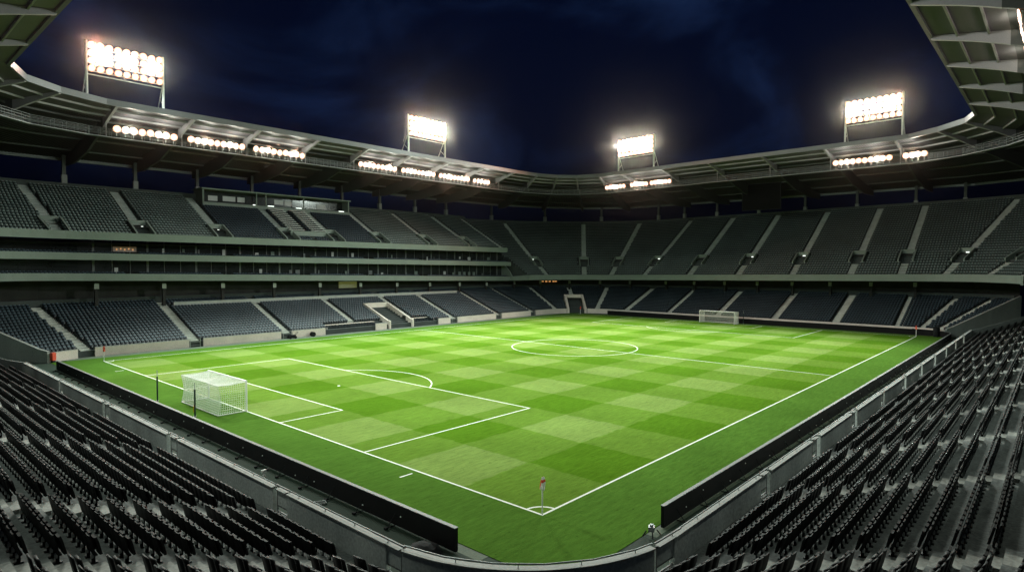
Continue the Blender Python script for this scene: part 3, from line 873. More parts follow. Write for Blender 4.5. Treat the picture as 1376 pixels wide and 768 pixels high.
# perimeter walls in front of the near terraces -------------------------------
WZ = 2.38
def near_wall(pieces, gaps, label, loc):
    w = thing('perimeter_wall', label, 'wall', loc)
    objs, runs = wall_run(pieces, w, gaps, 'wall_panel', M['wall'], WZ, th=0.2, cap=(0.06, 0.06, M['coping']))
    # handrail on stubs along the top
    mb = MB()
    for rn in runs:
        pts = [(*(p * 0.5 + q * 0.5), WZ + 0.17) for p, q in rn]
        mb.chain([pts[k] for k in range(0, len(pts), 4)] + [pts[-1]], 0.03, 6)
    mb.build('handrail', M['rail'], w)
    mb = MB()
    for rn in runs:
        for k in range(0, len(rn), 5):
            p, q = rn[k]; c = (p + q) / 2; mb.tube((*c, WZ), (*c, WZ + 0.17), 0.018, n=6)
    mb.build('rail_post', M['steel'], w)
    for (gx, gy, gh) in gaps:
        pc = min(pieces, key=lambda q: min(np.hypot(*(q.at(u, 0) - [gx, gy])) for u in np.linspace(q.ust()[0], q.ust()[-1], 200)))
        u = min(np.linspace(pc.ust()[0], pc.ust()[-1], 800), key=lambda uu: np.hypot(*(pc.at(uu, 0) - [gx, gy])))
        n = pc.normal(u); t = np.array([-n[1], n[0]]); c = pc.at(u, 0.1)
        gm = MB(); a = c - t * (gh - 0.12); b = c + t * (gh - 0.12)
        gm.tube((*a, NZ0 - 0.05), (*a, WZ + 0.05), 0.035); gm.tube((*b, NZ0 - 0.05), (*b, WZ + 0.05), 0.035)
        for z in (NZ0 + 0.05, NZ0 + 0.3, WZ - 0.02): gm.bar((*a, z), (*b, z), 0.05)
        gm.bar((*(a - t * 0.12), WZ + 0.17), (*(b + t * 0.12), WZ + 0.17), 0.055)
        gt = gm.build('gate', M['column'], w)
        MB().bar((*(a + t * 0.04), WZ + 0.03), (*(b - t * 0.04), WZ + 0.03), 0.26, 0.05).build('gate_cap', M['coping'], gt)
        MB().bar((*(a + t * 0.05), (WZ + NZ0 + 0.3) / 2), (*(b - t * 0.05), (WZ + NZ0 + 0.3) / 2), 0.03, WZ - NZ0 - 0.36).build('gate_panel', M['wall'], gt)
        MB().bar((*(a + t * 0.02), NZ0 / 2), (*(b - t * 0.02), NZ0 / 2), 0.16, NZ0 - 0.06).build('step_wall', M['terrace'], gt)
    return w
near_wall(near_left, [(XN, y, 0.55) for y in NEAR_AISLE_L[1:-1]], 'long grey concrete wall in front of the foreground terrace behind the near goal', (XN, 30, 0))
near_wall([Arc(cN, RN, 180, 270)], [(XN, cN[1] + 0.4, 0.9), (cN[0] - 0.3, YN, 0.9)], 'curved concrete wall around the pitch corner at the bottom of the view', (-7.5, -6, 0))
near_wall(near_right, [(x, YN, 0.5) for x in NEAR_AISLE_R[1:-1]], 'long grey concrete wall in front of the terrace on the right', (40, YN, 0))
# end walls of the near terraces along the passages
for par, pc, ends in ((nearl, near_left[0], near_end_l), (nearr, near_right[0], near_end_r)):
    mb = MB(); top = []
    for k in range(15):
        d = 15.8 * k / 14; p = pc.at(ends(d) + 0.25, d); top.append((p, max(WZ, NZ0 + NRISE * (d - ND0) / RUN + 1.0)))
    off = pc.t * 0.25
    for o in (off * 0, off): mb.ribbon([(*(p + o), 0) for p, z in top], [(*(p + o), z) for p, z in top])
    mb.ribbon([(*p, z) for p, z in top], [(*(p + off), z) for p, z in top])
    mb.poly([(*top[0][0], 0), (*(top[0][0] + off), 0), (*(top[0][0] + off), top[0][1]), (*top[0][0], top[0][1])])
    mb.build('flank_wall', M['flank'], par)

# ================================================================= roof
roof = thing('stadium_roof', 'pale corrugated roof ring on tapering rafters over all the stands', 'roof', (46, 90, 31))
KEYS = [((-9.05, 2), (-36, 2)), ((-9.05, 67), (-36, 72)), ((-6.6, 72.7), (-30, 92)), ((-2.6, 75.8), (-20, 101)), ((3, 78), (-6, 105.5)),
        ((86, 78), (90, 105.5)), ((93.3, 77.4), (108, 104)), ((98.6, 75.4), (122, 99)), ((102, 72), (133, 92)), ((103.7, 66.5), (140.5, 80)),
        ((99.9, 1.5), (140.5, -4)), ((96.5, -3), (134, -22)), ((92, -7), (124, -32)), ((87, -8.6), (108, -36)),
        ((2, -8.6), (0, -36)), ((-4, -7), (-22, -32)), ((-7.5, -3.5), (-32, -20))]
ZI, ZO = 33.75, 29.5
def roof_z(t): return ZI + (ZO - ZI) * t
dense = []
for i in range(len(KEYS)):
    (a, b), (c, d) = KEYS[i], KEYS[(i + 1) % len(KEYS)]
    a, b, c, d = map(np.array, (a, b, c, d))
    n = max(2, int(np.linalg.norm((b + d) / 2 * 0.3 - (a * 0.7 + 0) * 0 - 0) * 0 + max(np.linalg.norm(c - a), np.linalg.norm(d - b) * 0.6) / 0.19))
    for k in range(n):
        t = k / n; dense.append((a + (c - a) * t, b + (d - b) * t))
dense.append(dense[0])
TT = [0, .215, .36, .55, .75, 1.0]
lines = []
for t in TT:
    ln = []
    for k, (a, b) in enumerate(dense):
        p = a + (b - a) * t; ln.append((p[0], p[1], roof_z(t) + (0.05 if (k // 1) % 2 else -0.05)))
    lines.append(ln)
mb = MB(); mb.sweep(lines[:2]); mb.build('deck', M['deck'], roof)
mb = MB(); mb.sweep(lines[1:]); mb.build('shaded_rear_deck', M['soffit'], roof)  # rear part of the deck, coloured as if in shade
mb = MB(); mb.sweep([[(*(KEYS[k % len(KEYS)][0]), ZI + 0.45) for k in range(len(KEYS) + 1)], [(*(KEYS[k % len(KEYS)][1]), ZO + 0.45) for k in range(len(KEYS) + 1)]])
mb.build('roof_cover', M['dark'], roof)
# edge gutter beam
mb = MB(); P_ = [np.array(k[0], float) for k in KEYS] + [np.array(KEYS[0][0], float)]
for a, b in zip(P_[:-1], P_[1:]):
    mb.bar((*a, ZI + 0.08), (*b, ZI + 0.08), 0.35, 0.8)
mb.build('edge_beam', M['gutter'], roof)
mb = MB(); Q_ = [np.array(k[1], float) for k in KEYS] + [np.array(KEYS[0][1], float)]
for a, b in zip(Q_[:-1], Q_[1:]): mb.bar((*a, ZO), (*b, ZO), 0.4, 0.9)
mb.build('rear_beam', M['gutter'], roof)
RAFT = []
for x in (-6 + 10.25, 14.3, 24.4, 35.0, 45.1, 55.2, 65.3, 75.6, 85.6): RAFT.append(((x, 78), (x, 105.5)))
for y in (60.3, 49.2, 38, 26.6, 15.1, 3.6): RAFT.append(((103.7 - (66.5 - y) * 3.8 / 65, y), (140.5, y)))
for x in np.arange(5.8, 88, 10.4): RAFT.append(((x, -8.6), (x, -36)))
for y in np.arange(2.3, 68, 11): RAFT.append(((-9.05, y), (-36, y)))
for i in (2, 3, 6, 7, 8, 9, 11, 12, 15, 16): RAFT.append(KEYS[i])
RP = [(0.0, .35), (0.12, .75), (0.18, 1.05), (0.215, 1.25), (0.30, 1.7), (0.52, 2.5), (0.8, 2.2), (1.0, 1.2)]
for a, b in RAFT:
    a = np.array(a, float); b = np.array(b, float); t_ = (b - a) / np.linalg.norm(b - a); s = np.array([-t_[1], t_[0]])
    def girder(RPs):
        mb = MB(); topl, topr, botl, botr = [], [], [], []
        for t, dp in RPs:
            p = a + (b - a) * t; zt = roof_z(t) - 0.07
            topl.append((*(p - s * .17), zt)); topr.append((*(p + s * .17), zt)); botl.append((*(p - s * .17), zt - dp)); botr.append((*(p + s * .17), zt - dp))
        mb.sweep([topl, botl, botr, topr]); mb.poly([topl[0], botl[0], botr[0], topr[0]])
        return mb
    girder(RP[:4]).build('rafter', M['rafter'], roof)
    girder(RP[3:]).build('shaded_rafter', M['shaded_rafter'], roof)  # rear half of the same rafter, shade painted in
for t in (.075, .16, .25, .40, .58, .8):
    mb = MB()
    for i in range(len(KEYS)):
        a, b = [np.array(v, float) for v in KEYS[i]]; c, d = [np.array(v, float) for v in KEYS[(i + 1) % len(KEYS)]]
        p, q = a + (b - a) * t, c + (d - c) * t
        mb.bar((*p, roof_z(t) - 0.2), (*q, roof_z(t) - 0.2), 0.16, 0.26)
    mb.build('purlin', M['rafter'] if t < .2 else M['shaded_rafter'], roof)  # rear purlins share the shade-darkened paint
# columns on the rear parapets carrying the roof
cols = [(x, YW + dU + 0.5, zU - 2.0) for x in (3.4, 13.7, 24.0, 34.4, 44.7, 55.0, 65.2, 75.8, 86.2)]
for u in (R(14), R(36), R(58), R(80)):
    p = end_up[0].at(u, dV + 0.5); cols.append((p[0], p[1], zV - 2.5))
for y in (61, 51.6, 40.4, 29.2, 17.8, 6.2): cols.append((XE + dV + 0.5, y, zV - 2.5))
for u in (R(8), R(25), R(42)):
    p = end_up[2].at(u, dV + 0.5); cols.append((p[0], p[1], zV - 2.5))
for x, y, z in cols:
    mb = MB(); mb.box((x, y, (z + 29.6) / 2), (0.5, 0.5, 29.6 - z)); cl_ = mb.build('column', M['shaded_rafter'], roof)
    MB().box((x, y, z + 3.4), (0.75, 0.75, 1.6)).build('pedestal', M['column'], cl_)
for x, y in ((-36, 0), (-36, 30), (-36, 60), (0, -36), (35, -36), (70, -36), (105, -36)):
    MB().box((x, y, 14.7), (0.8, 0.8, 29.4)).build('column', M['rafter'], roof)

# catwalks ---------------------------------------------------------------------
def catwalk(pts, label, rods):
    c = thing('catwalk', label, 'catwalk', (*pts[len(pts) // 2], 30))
    z = 30.0; P3 = [np.array(p, float) for p in pts]
    mb = MB()
    for a, b in zip(P3[:-1], P3[1:]): mb.bar((*a, z), (*b, z), 0.9, 0.14)
    mb.build('walkway', M['gutter'], c)
    for o in (-0.45, 0.45):
        mb = MB()
        for a, b in zip(P3[:-1], P3[1:]):
            t = (b - a) / np.linalg.norm(b - a); s = np.array([-t[1], t[0]]) * o
            for zz in (0.45, 0.8, 1.15): mb.bar((*(a + s), z + zz), (*(b + s), z + zz), 0.045)
            n = max(1, int(np.linalg.norm(b - a) / 1.4))
            for k in range(n + 1):
                q = a + (b - a) * k / n + s; mb.bar((*q, z + 0.05), (*q, z + 1.15), 0.05)
        mb.build('railing', M['gutter'], c)
    mb = MB()
    for x, y in rods: mb.bar((x, y, 30.0), (x, y, 32.9), 0.12)
    mb.build('hanger', M['rafter'], c)
    return c
catwalk([(-15, 0), (-15, 67), (-10.6, 76.2), (-5, 81), (2, 83), (86, 83), (95, 82)], 'railed steel catwalk hung under the roof edge on the left', [(x, 83) for x in (4.25, 14.3, 24.4, 35.0, 45.1, 55.2, 65.3, 75.6, 85.6)])
catwalk([(95.2, 82), (101.5, 79.3), (106.4, 74), (108.6, 67), (106.4, 40), (105, 1), (101.5, -6), (95.5, -12), (88, -16.5)], 'railed steel catwalk curving along the roof edge above the far right stand', [(108.4 - (66.5 - y) * 3.6 / 65, y) for y in (60.3, 49.2, 38, 26.6, 15.1, 3.6)])
catwalk([(87.8, -16.5), (0, -16.5)], 'catwalk at the extreme right edge under the nearest roof', [(x, -16.5) for x in np.arange(5.8, 88, 10.4)])

# ================================================================= floodlights
LIGHT_COL = (0.85, 1.0, 0.91)
def add_light(kind, name, loc, power, size=0.4, target=None, cone=120, blend=1.0, col=LIGHT_COL):
    d = bpy.data.lights.new(name, kind); d.energy = power; d.color = col; d.shadow_soft_size = size
    if kind == 'SPOT': d.spot_size = R(cone); d.spot_blend = blend
    o = bpy.data.objects.new(name, d); COL.objects.link(o); o.location = loc
    if target is not None:
        o.rotation_euler = (Vector(target) - Vector(loc)).to_track_quat('-Z', 'Y').to_euler()
    return o

def lamp_parts(parent, pos, aim, r=0.30, name='lamp'):
    """round floodlight: bowl + lens, pointing along aim"""
    pos = Vector(pos); aim = Vector(aim).normalized()
    mb = MB(); mb.tube(pos - aim * 0.30, pos, r * 0.55, r, 12); mb.tube(pos - aim * 0.46, pos - aim * 0.30, r * 0.45, r * 0.5, 8)
    l = mb.build(name, M['housing'], parent)
    mb = MB(); mb.tube(pos + aim * 0.02, pos + aim * 0.07, r * 0.8, r * 0.7, 12)
    mb.build('lens', M['lens'], l)
    mb = MB(); mb.tube(pos + aim * 0.002, pos + aim * 0.03, r * 1.3, r * 1.42, 14); mb.build('flare_ring', M['flare_ring'], l)  # added glowing ring that draws the lamp's flare
    return l

MASTS = [((0.9, 78.4), (10.2, 78.4), (0, -1), 'tall floodlight frame with four rows of lit lamps on the left roof edge'),
         ((54.6, 78.4), (64.2, 78.4), (0, -1), 'glaring floodlight frame on the far roof edge left of centre'),
         ((103.6, 60.9), (102.9, 51.2), (-1, 0), 'glaring floodlight frame on the far roof edge right of centre'),
         ((101.0, 11.6), (100.4, 2.6), (-1, 0), 'floodlight frame of four lamp rows on the far right roof edge')]
PITCH_AIM = [(24, 27, 0), (32, 22, 0), (26, 26, 0), (28, 22, 0)]
MPOW = [1.0, 1.2, 1.2, 0.9]
for mi, (a, b, n, label) in enumerate(MASTS):
    a = np.array(a, float); b = np.array(b, float); n = np.array(n, float); c = (a + b) / 2
    root = thing('floodlight_mast', label, 'floodlight', (c[0], c[1], 34.2), 'floodlight frames standing on the roof edge')
    t = (b - a) / np.linalg.norm(b - a); zb, z0, z1 = 34.1, 37.6, 41.5
    for p in (a, b):
        MB().tube((*p, zb), (*p, z1 + 0.1), 0.17, n=10).build('leg', M['white_paint'], root)
        MB().tube((*(p - n * 2.6), zb - 0.3), (*p, z0 + 0.5), 0.06, n=6).build('brace', M['white_paint'], root)
        MB().tube((*(p - n * 1.3), zb + 1.75), (*p, zb + 0.6), 0.045, n=6).build('strut', M['white_paint'], root)
    rows = [z0 + 0.35 + 1.02 * k for k in range(4)]
    for z in rows + [z0 - 0.12]:
        MB().bar((*a, z - 0.30), (*b, z - 0.30), 0.14, 0.12).build('crossbar', M['white_paint'], root)
    aim = Vector((*(n * 1.0), -0.42)).normalized()
    for ri, z in enumerate(rows):
        for k in range(9):
            f = (k + 0.5) / 9; p = a + (b - a) * f + n * 0.30
            tgt = Vector(PITCH_AIM[mi]) - Vector((*p, z)); jit = Vector((rng.normal(0, .08), rng.normal(0, .08), rng.normal(0, .03)))
            lamp_parts(root, (*p, z), (tgt.normalized() * 0.5 + aim * 0.5) + jit, 0.34)
    for k in range(3):
        p = a + (b - a) * (k + 0.5) / 3 + n * 1.1
        tx = Vector(PITCH_AIM[mi]) + Vector((t[0], t[1], 0)) * (k - 1) * 10
        add_light('SPOT', 'floodlight_beam', (*p, 39.6), 54000 * MPOW[mi], 0.9, tx, 132, 1.0)

GLARE = [(1.6, 77.2, 40.9, 14000, 0, -1), (1.9, 77.2, 38.8, 9000, 0, -1), (4.6, 77.2, 40.2, 5000, 0, -1), (8.5, 77.2, 39.6, 3500, 0, -1),
         (55.8, 77.2, 40.6, 16000, 0, -1), (57.5, 77.2, 38.8, 9000, 0, -1), (61.5, 77.2, 39.6, 8000, 0, -1),
         (102.4, 59.3, 40.2, 11000, -1, 0), (102.2, 55.5, 39.2, 9000, -1, 0), (102.0, 52.5, 40.3, 9000, -1, 0),
         (99.6, 3.8, 40.6, 11000, -1, 0), (99.8, 6.0, 39.0, 5000, -1, 0), (100.0, 9.8, 39.8, 3500, -1, 0)]
for x, y, z, pw, nx, ny in GLARE:
    add_light('SPOT', 'floodlight_glare', (x, y, z), pw * 0.6, 0.5, (x + nx * 40, y + ny * 40, z - 12), 112, 0.3, col=(1.0, 0.42, 0.28))  # extra reddish spots, added to light halos in the haze
# lamp banks on the catwalks
BANKS = []
for x0_, x1_, n_, lb in ((4.8, 13.4, 8, 'first row of lit lamps from the left, on the left catwalk'), (14.8, 23.7, 9, 'second row of lit lamps from the left, on the left catwalk'),
                         (25.0, 34.4, 9, 'third row of lit lamps from the left, before the dark gap'), (45.5, 54.6, 9, 'row of lit lamps just after the dark gap in the left catwalk'),
                         (55.7, 64.8, 9, 'row of lit lamps below the second floodlight frame'), (65.8, 75.0, 9, 'row of lit lamps to the right of the second floodlight frame'), (76.0, 81.5, 5, 'short last lamp row on the left catwalk, nearest the corner')):
    BANKS.append(((x0_, 82.3), (x1_, 82.3), n_, (0, -1), lb))
xr = lambda y: 107.5 - (66.5 - y) * 3.8 / 65
for y0_, y1_, n_, lb in ((67.0, 61.0, 6, 'left lamp row under the third floodlight frame'), (59.6, 54.8, 6, 'middle lamp row under the third floodlight frame'), (54.2, 48.6, 6, 'right lamp row under the third floodlight frame'),
                         (14.4, 4.6, 10, 'long lamp row on the far right catwalk below the fourth floodlight frame'), (3.0, -0.6, 4, 'short lamp row at the right end of the far right catwalk')):
    BANKS.append(((xr(y0_), y0_), (xr(y1_), y1_), n_, (-1, 0), lb))
for x0_, lb in ((47.6, 'lamp row at the extreme right edge, lower one under the nearest roof'), (36.8, 'lamp row at the extreme right edge, upper one under the nearest roof'), (5.5, 'lamp row under the near right roof, closest to the pitch corner'), (16.0, 'lamp row under the near right roof, second from the pitch corner')):
    yb_ = -15.7 if x0_ > 30 else -20.0
    BANKS.append(((x0_, yb_), (x0_ + 9, yb_), 8, (0, 1), lb))
for y0_, lb in ((4.0, 'lamp row under the near left roof, closest to the pitch corner'), (15.0, 'lamp row under the near left roof, second from the pitch corner'), (26.0, 'lamp row under the near left roof, third from the pitch corner')):
    BANKS.append(((-23.5, y0_), (-23.5, y0_ + 9), 8, (1, 0), lb))
for a, b, n_, nv, lb in BANKS:
    a = np.array(a, float); b = np.array(b, float); nv = np.array(nv, float); c = (a + b) / 2
    root = thing('lamp_bank', lb, 'floodlight', (c[0], c[1], 30.2), 'lamp rows on the catwalks')
    MB().bar((*a, 30.9), (*b, 30.9), 0.12).build('rail', M['steel'], root)
    for k in range(n_):
        p = a + (b - a) * (k + 0.5) / n_ + nv * 0.22
        MB().bar((*(p - nv * 0.2), 30.2), (*(p - nv * 0.2), 31.2), 0.06).build('bracket', M['steel'], root)
        lamp_parts(root, (*p, 31.2 + rng.normal(0, 0.03)), (*(nv + np.array([rng.normal(0, .12), rng.normal(0, .12)])), -0.25), 0.36)
    L_ = np.linalg.norm(b - a)
    m_ = max(1, int(round(L_ / 4.5)))
    near = c[1] < -5 or c[0] < -5
    for k in range(m_):
        p = a + (b - a) * (k + 0.5) / m_ + nv * 1.0
        add_light('SPOT', 'lamp_beam', (*p, 31.2), (1700 if not near else 1500), 0.5, Vector((*(p + nv * (62 if not near else 11)), 0)), 145 if not near else 78, 0.9)
        if near: add_light('SPOT', 'pitch_beam', (*p, 31.2), 15000 if c[0] < 30 else 11000, 0.5, Vector((*(p + nv * 78 + np.array([18, 14])), 4 if c[0] < 30 else -14)), 100 if c[0] < 30 else 72, 0.9)
        if not near: add_light('SPOT', 'lamp_glare', (*(p + nv * 0.3), 31.3), 2500, 0.4, Vector((*(p + nv * 40), 20)), 104, 0.3, col=(1.0, 0.48, 0.33))  # added warm spot that makes the halo around these lamps
        add_light('POINT', 'lamp_spill', (*p, 31.5), 420 if not near else (110 if c[0] > 30 else 400), 0.4, col=(0.95, 1.0, 0.82))

# ================================================================= scoreboard
sb = thing('scoreboard', 'large blank black scoreboard hanging under the far right roof', 'scoreboard', (124, 34.7, 25.1))
MB().box((124.2, 34.7, 28.1), (0.5, 8.7, 6.0)).build('screen', M['screen'], sb)
mb = MB()
for y in (30.3, 39.1): mb.box((123.95, y, 28.1), (0.3, 0.2, 6.2))
mb.box((123.95, 34.7, 25.05), (0.3, 9.0, 0.2)); mb.build('frame', M['black'], sb)
mb = MB()
for y in (32, 37.5): mb.bar((124.5, y, 25.4), (124.5, y, 31.4), 0.25)
mb.build('support', M['black'], sb)

# ================================================================= goals
def goal(x, sgn, label):
    r = thing('goal', label, 'goal', (x, h, 0.03))
    y0, y1, ht = h - 3.66 - .06, h + 3.66 + .06, 2.44 + .06
    mb = MB(); mb.smooth = False
    for y in (y0, y1): mb.tube((x, y, 0.02), (x, y, ht + 0.06), 0.075, n=12)
    mb.tube((x, y0, ht), (x, y1, ht), 0.075, n=12)
    mb.build('frame', M['white_paint'], r)
    D = 2.3
    xb = x - sgn * D
    mb = MB(); mb.chain([(x, y0, 0.06), (xb, y0, 0.06), (xb, y1, 0.06), (x, y1, 0.06)], 0.045, 8); mb.build('ground_bar', M['white_paint'], r)
    # net: squares of cord; the back hangs from the support poles and bellies in a little
    mb = MB(); s = 0.17; cr = 0.011
    def P(kind, u, v):
        # side / roof / back sheets
        if kind == 'back':      # u along y, v height
            sag = 0.16 * math.sin(math.pi * min(1, v / 2.3)) * sgn
            xb2 = x - sgn * (D - 0.05) + (v / 2.38) * 0.0
            return (xb2 + sag, y0 + u, 0.05 + v)
        if kind == 'roof':      # u along y, v depth
            sag = 0.10 * math.sin(math.pi * v / D) + 0.02 * math.sin(u * 1.7)
            return (x - sgn * v, y0 + u, ht - sag - 0.10 * v / D)
        yy = y0 if kind == 's0' else y1
        bel = 0.10 * math.sin(math.pi * min(1, v / 2.4)) * (1 if kind == 's0' else -1) * (u / D)
        return (x - sgn * u + sgn * 0.16 * math.sin(math.pi * min(1, v / 2.3)) * (u / D), yy + bel, 0.05 + v)
    def sheet(kind, U, V):
        nu, nv = int(U / s), int(V / s)
        for i in range(nu + 1):
            for j in range(nv):
                mb.bar(P(kind, U * i / nu, V * j / nv), P(kind, U * i / nu, V * (j + 1) / nv), cr * 2)
        for j in range(nv + 1):
            for i in range(nu):
                mb.bar(P(kind, U * i / nu, V * j / nv), P(kind, U * (i + 1) / nu, V * j / nv), cr * 2)
    sheet('back', y1 - y0, 2.36); sheet('roof', y1 - y0, D); sheet('s0', D, 2.36); sheet('s1', D, 2.36)
    mb.build('net', M['net'], r)
    return r
goal(0.0, 1, 'white netted football goal in the left foreground of the pitch')
goal(PL - 0.6, -1, 'small distant white goal in front of the far right stand')
def net_pole(x, y, label, grp='dark poles behind the goals'):
    r = thing('net_pole', label, 'pole', (x, y, 0.02), grp)
    MB().tube((x, y, 0.0), (x, y, 2.2), 0.065, n=10).build('post', M['pole_green'], r)
    MB().tube((x, y, 2.2), (x, y, 2.75), 0.03, n=8).build('pole_tip', M['steel'], r)
    MB().tube((x, y, 0.0), (x, y, 0.12), 0.11, n=10).build('base', M['steel'], r)
net_pole(-3.6, h - 2.6, 'dark net pole in front of the near side of the closer goal')
net_pole(-3.6, h + 5.6, 'dark net pole standing apart to the left of the closer goal')
net_pole(PL + 1.9, h - 4.6, 'thin dark pole beside the right post of the distant goal')

def corner_flag(x, y, label):
    r = thing('corner_flag', label, 'corner flag', (x, y, 0.02), 'corner flags')
    MB().tube((x, y, 0.02), (x, y, 1.85), 0.035, n=8).build('pole', M['white_paint'], r)
    # cloth hanging limp in folds round the pole
    mb = MB(); n = 10
    prof = [(1.87, 0.05), (1.76, 0.09), (1.62, 0.11), (1.46, 0.11), (1.28, 0.13), (1.20, 0.06)]
    rings = []
    for z, rr in prof:
        rings.append([(x + 0.03 + (rr * (1 + 0.35 * math.sin(3 * 2 * math.pi * k / n + z * 6))) * math.cos(2 * math.pi * k / n), y + (rr * (1 + 0.35 * math.sin(3 * 2 * math.pi * k / n + z * 6))) * math.sin(2 * math.pi * k / n), z + 0.02 * math.sin(5 * k)) for k in range(n)])
    for a, b in zip(rings[:-1], rings[1:]): mb.ribbon(a, b, close=True)
    f = mb.build('flag', [M['flag_white'], M['red']], r)
    for i, p in enumerate(f.data.polygons): p.material_index = 1 if (10 <= i < 20 or i % 10 in (2, 3) and i < 40 if (x == 0 and y == 0) else True) else 0
corner_flag(0, 0, 'red and white corner flag in the pitch corner nearest the viewer')
corner_flag(0, PW, 'corner flag at the far end of the left goal line')
corner_flag(PL, 0, 'corner flag at the far end of the right touchline')
corner_flag(PL, PW, 'tiny corner flag in the far corner below the dark tunnel')

# ================================================================= advertising boards
def adboard(pts, label, hgt=1.0, brackets=True, inward=1):
    P3 = [np.array(p, float) for p in pts]
    mid = P3[len(P3) // 2]
    r = thing('advertising_board', label, 'advertising board', (*mid, 0))
    mb = MB(); cp = MB()
    nb = 0
    for a, b in zip(P3[:-1], P3[1:]):
        mb.bar((*a, hgt / 2 + 0.03), (*b, hgt / 2 + 0.03), 0.16, hgt - 0.06)
        cp.bar((*a, hgt + 0.018), (*b, hgt + 0.018), 0.20, 0.03)
    mb.build('panel', M['board'], r); cp.build('cap', M['board_cap'], r)
    # joints on the back + little legs
    for a, b in zip(P3[:-1], P3[1:]):
        L = np.linalg.norm(b - a); t = (b - a) / L; s = np.array([-t[1], t[0]]) * inward
        if L < 3: continue
        n = int(L / 2.5)
        for k in range(n):
            c = a + t * (k + 0.5) * L / n
            bm = MB(); bm.bar((*(c - s * 0.08), 0.6), (*(c - s * 0.5), 0.06), 0.03); bm.bar((*(c - s * 0.08), 0.05), (*(c - s * 0.6), 0.05), 0.04)
            bm.box((*(c - s * 0.6), 0.06), (0.14, 0.14, 0.1))
            bm.build('bracket', M['black'], r)
        m = int(L / 2.9)
        for k in range(m):
            c = a + t * (k + 0.5 + rng.uniform(-.3, .3)) * L / m - s * 0.085
            MB().box((*c, 0.25 + 0.5 * rng.random()), (0.05, 0.05, 0.05)).build('clip', M['seat_pale'], r)
    return r
adboard([(-5.45, 0.2), (-5.45, 3.0), (-5.45, 66.5)], 'long black advertising board along the left goal line, seen from behind', 1.05, inward=-1)
arcp = [(98.8 + 5.0 * math.sin(R(a)), 0.0 - 5.05 * math.cos(R(a))) for a in range(0, 91, 10)]
adboard([(2.5, -5.05), (98.0, -5.05)] + arcp[1:] + [(103.8, 1.0)], 'long black advertising board along the right touchline, curving at its far end', 1.05, inward=1)
adboard([(103.8, 1.02), (103.8, 63.8)], 'black advertising board along the far goal line', 1.0, inward=1)

# ================================================================= dugouts
def dugout(x0, x1, label):
    r = thing('dugout', label, 'dugout', ((x0 + x1) / 2, YW + 0.8, 0), "benches either side of the players' tunnel")
    mb = MB(); yb = YW + 2.3
    mb.box(((x0 + x1) / 2, yb, 0.68), (x1 - x0, 0.15, 1.34))
    mb.box(((x0 + x1) / 2, yb - 0.15, 1.40), (x1 - x0 + 0.1, 0.5, 0.10))
    for x in (x0, x1): mb.box((x, yb - 0.6, 0.5), (0.1, 1.2, 1.0))
    mb.build('shell', M['front_wall'], r)
    n = int((x1 - x0 - 0.3) / 0.62)
    for row in range(2):
        for k in range(n):
            x = x0 + 0.3 + (k + 0.5) * (x1 - x0 - 0.6) / n; y = yb - 0.55 - 0.85 * row; z = 0.42 + (1 - row) * 0.28
            s = MB(); s.box((x, y, z), (0.5, 0.5, 0.12)); s.box((x, y + 0.25, z + 0.38), (0.5, 0.12, 0.72)); s.box((x, y + 0.05, z / 2 - 0.03), (0.12, 0.3, z - 0.12))
            s.build('seat', M['seat_pan'], r)
dugout(35.2, 45.6, 'covered team bench of dark padded seats left of the pale tunnel walls')
dugout(54.2, 58.6 + 1.0, 'covered team bench of dark padded seats right of the pale tunnel walls')

# ================================================================= pitch-side odds and ends
def mower(x, y, label):
    r = thing('pitch_mower', label, 'mower', (x, y, 0))
    MB().box((x, y, 0.42), (1.1, 0.6, 0.35)).build('body', M['black'], r)
    for dx in (-0.45, 0.45):
        for dy in (-0.36, 0.36): MB().tube((x + dx, y + dy - 0.06, 0.22), (x + dx, y + dy + 0.06, 0.22), 0.22, n=12).build('wheel', M['black'], r)
    mb = MB(); mb.chain([(x + 0.5, y - 0.2, 0.5), (x + 1.0, y - 0.2, 1.0), (x + 1.0, y + 0.2, 1.0), (x + 0.5, y + 0.2, 0.5)], 0.025, 6); mb.build('handle', M['black'], r)
mower(27.6, 74.7, 'dark wheeled machine parked by the far left front wall')
def roller(x, y, label):
    r = thing('cable_drum', label, 'cable drum', (x, y, 0))
    MB().tube((x, y - 0.3, 0.4), (x, y - 0.22, 0.4), 0.4, n=16).build('flange', M['black'], r)
    MB().tube((x, y + 0.22, 0.4), (x, y + 0.3, 0.4), 0.4, n=16).build('flange', M['black'], r)
    MB().tube((x, y - 0.22, 0.4), (x, y + 0.22, 0.4), 0.24, n=14).build('core', M['black'], r)
roller(31.4, 74.8, 'small dark drum resting against the far left front wall')
# camera on a low tripod between board and wall
r = thing('camera', 'small remote camera on a low tripod between the left board and the wall', 'camera', (-7.2, 13.6, 0))
mb = MB()
for k in range(3): mb.tube((-7.2, 13.6, 0.75), (-7.2 + 0.4 * math.cos(k * 2.1), 13.6 + 0.4 * math.sin(k * 2.1), 0.0), 0.025, n=6)
mb.build('tripod', M['steel'], r)
MB().box((-7.2, 13.6, 0.86), (0.26, 0.16, 0.15), 0.3).build('body', M['housing'], r); MB().tube((-7.02, 13.65, 0.86), (-6.88, 13.7, 0.86), 0.07, n=10).build('lens', M['black'], r)
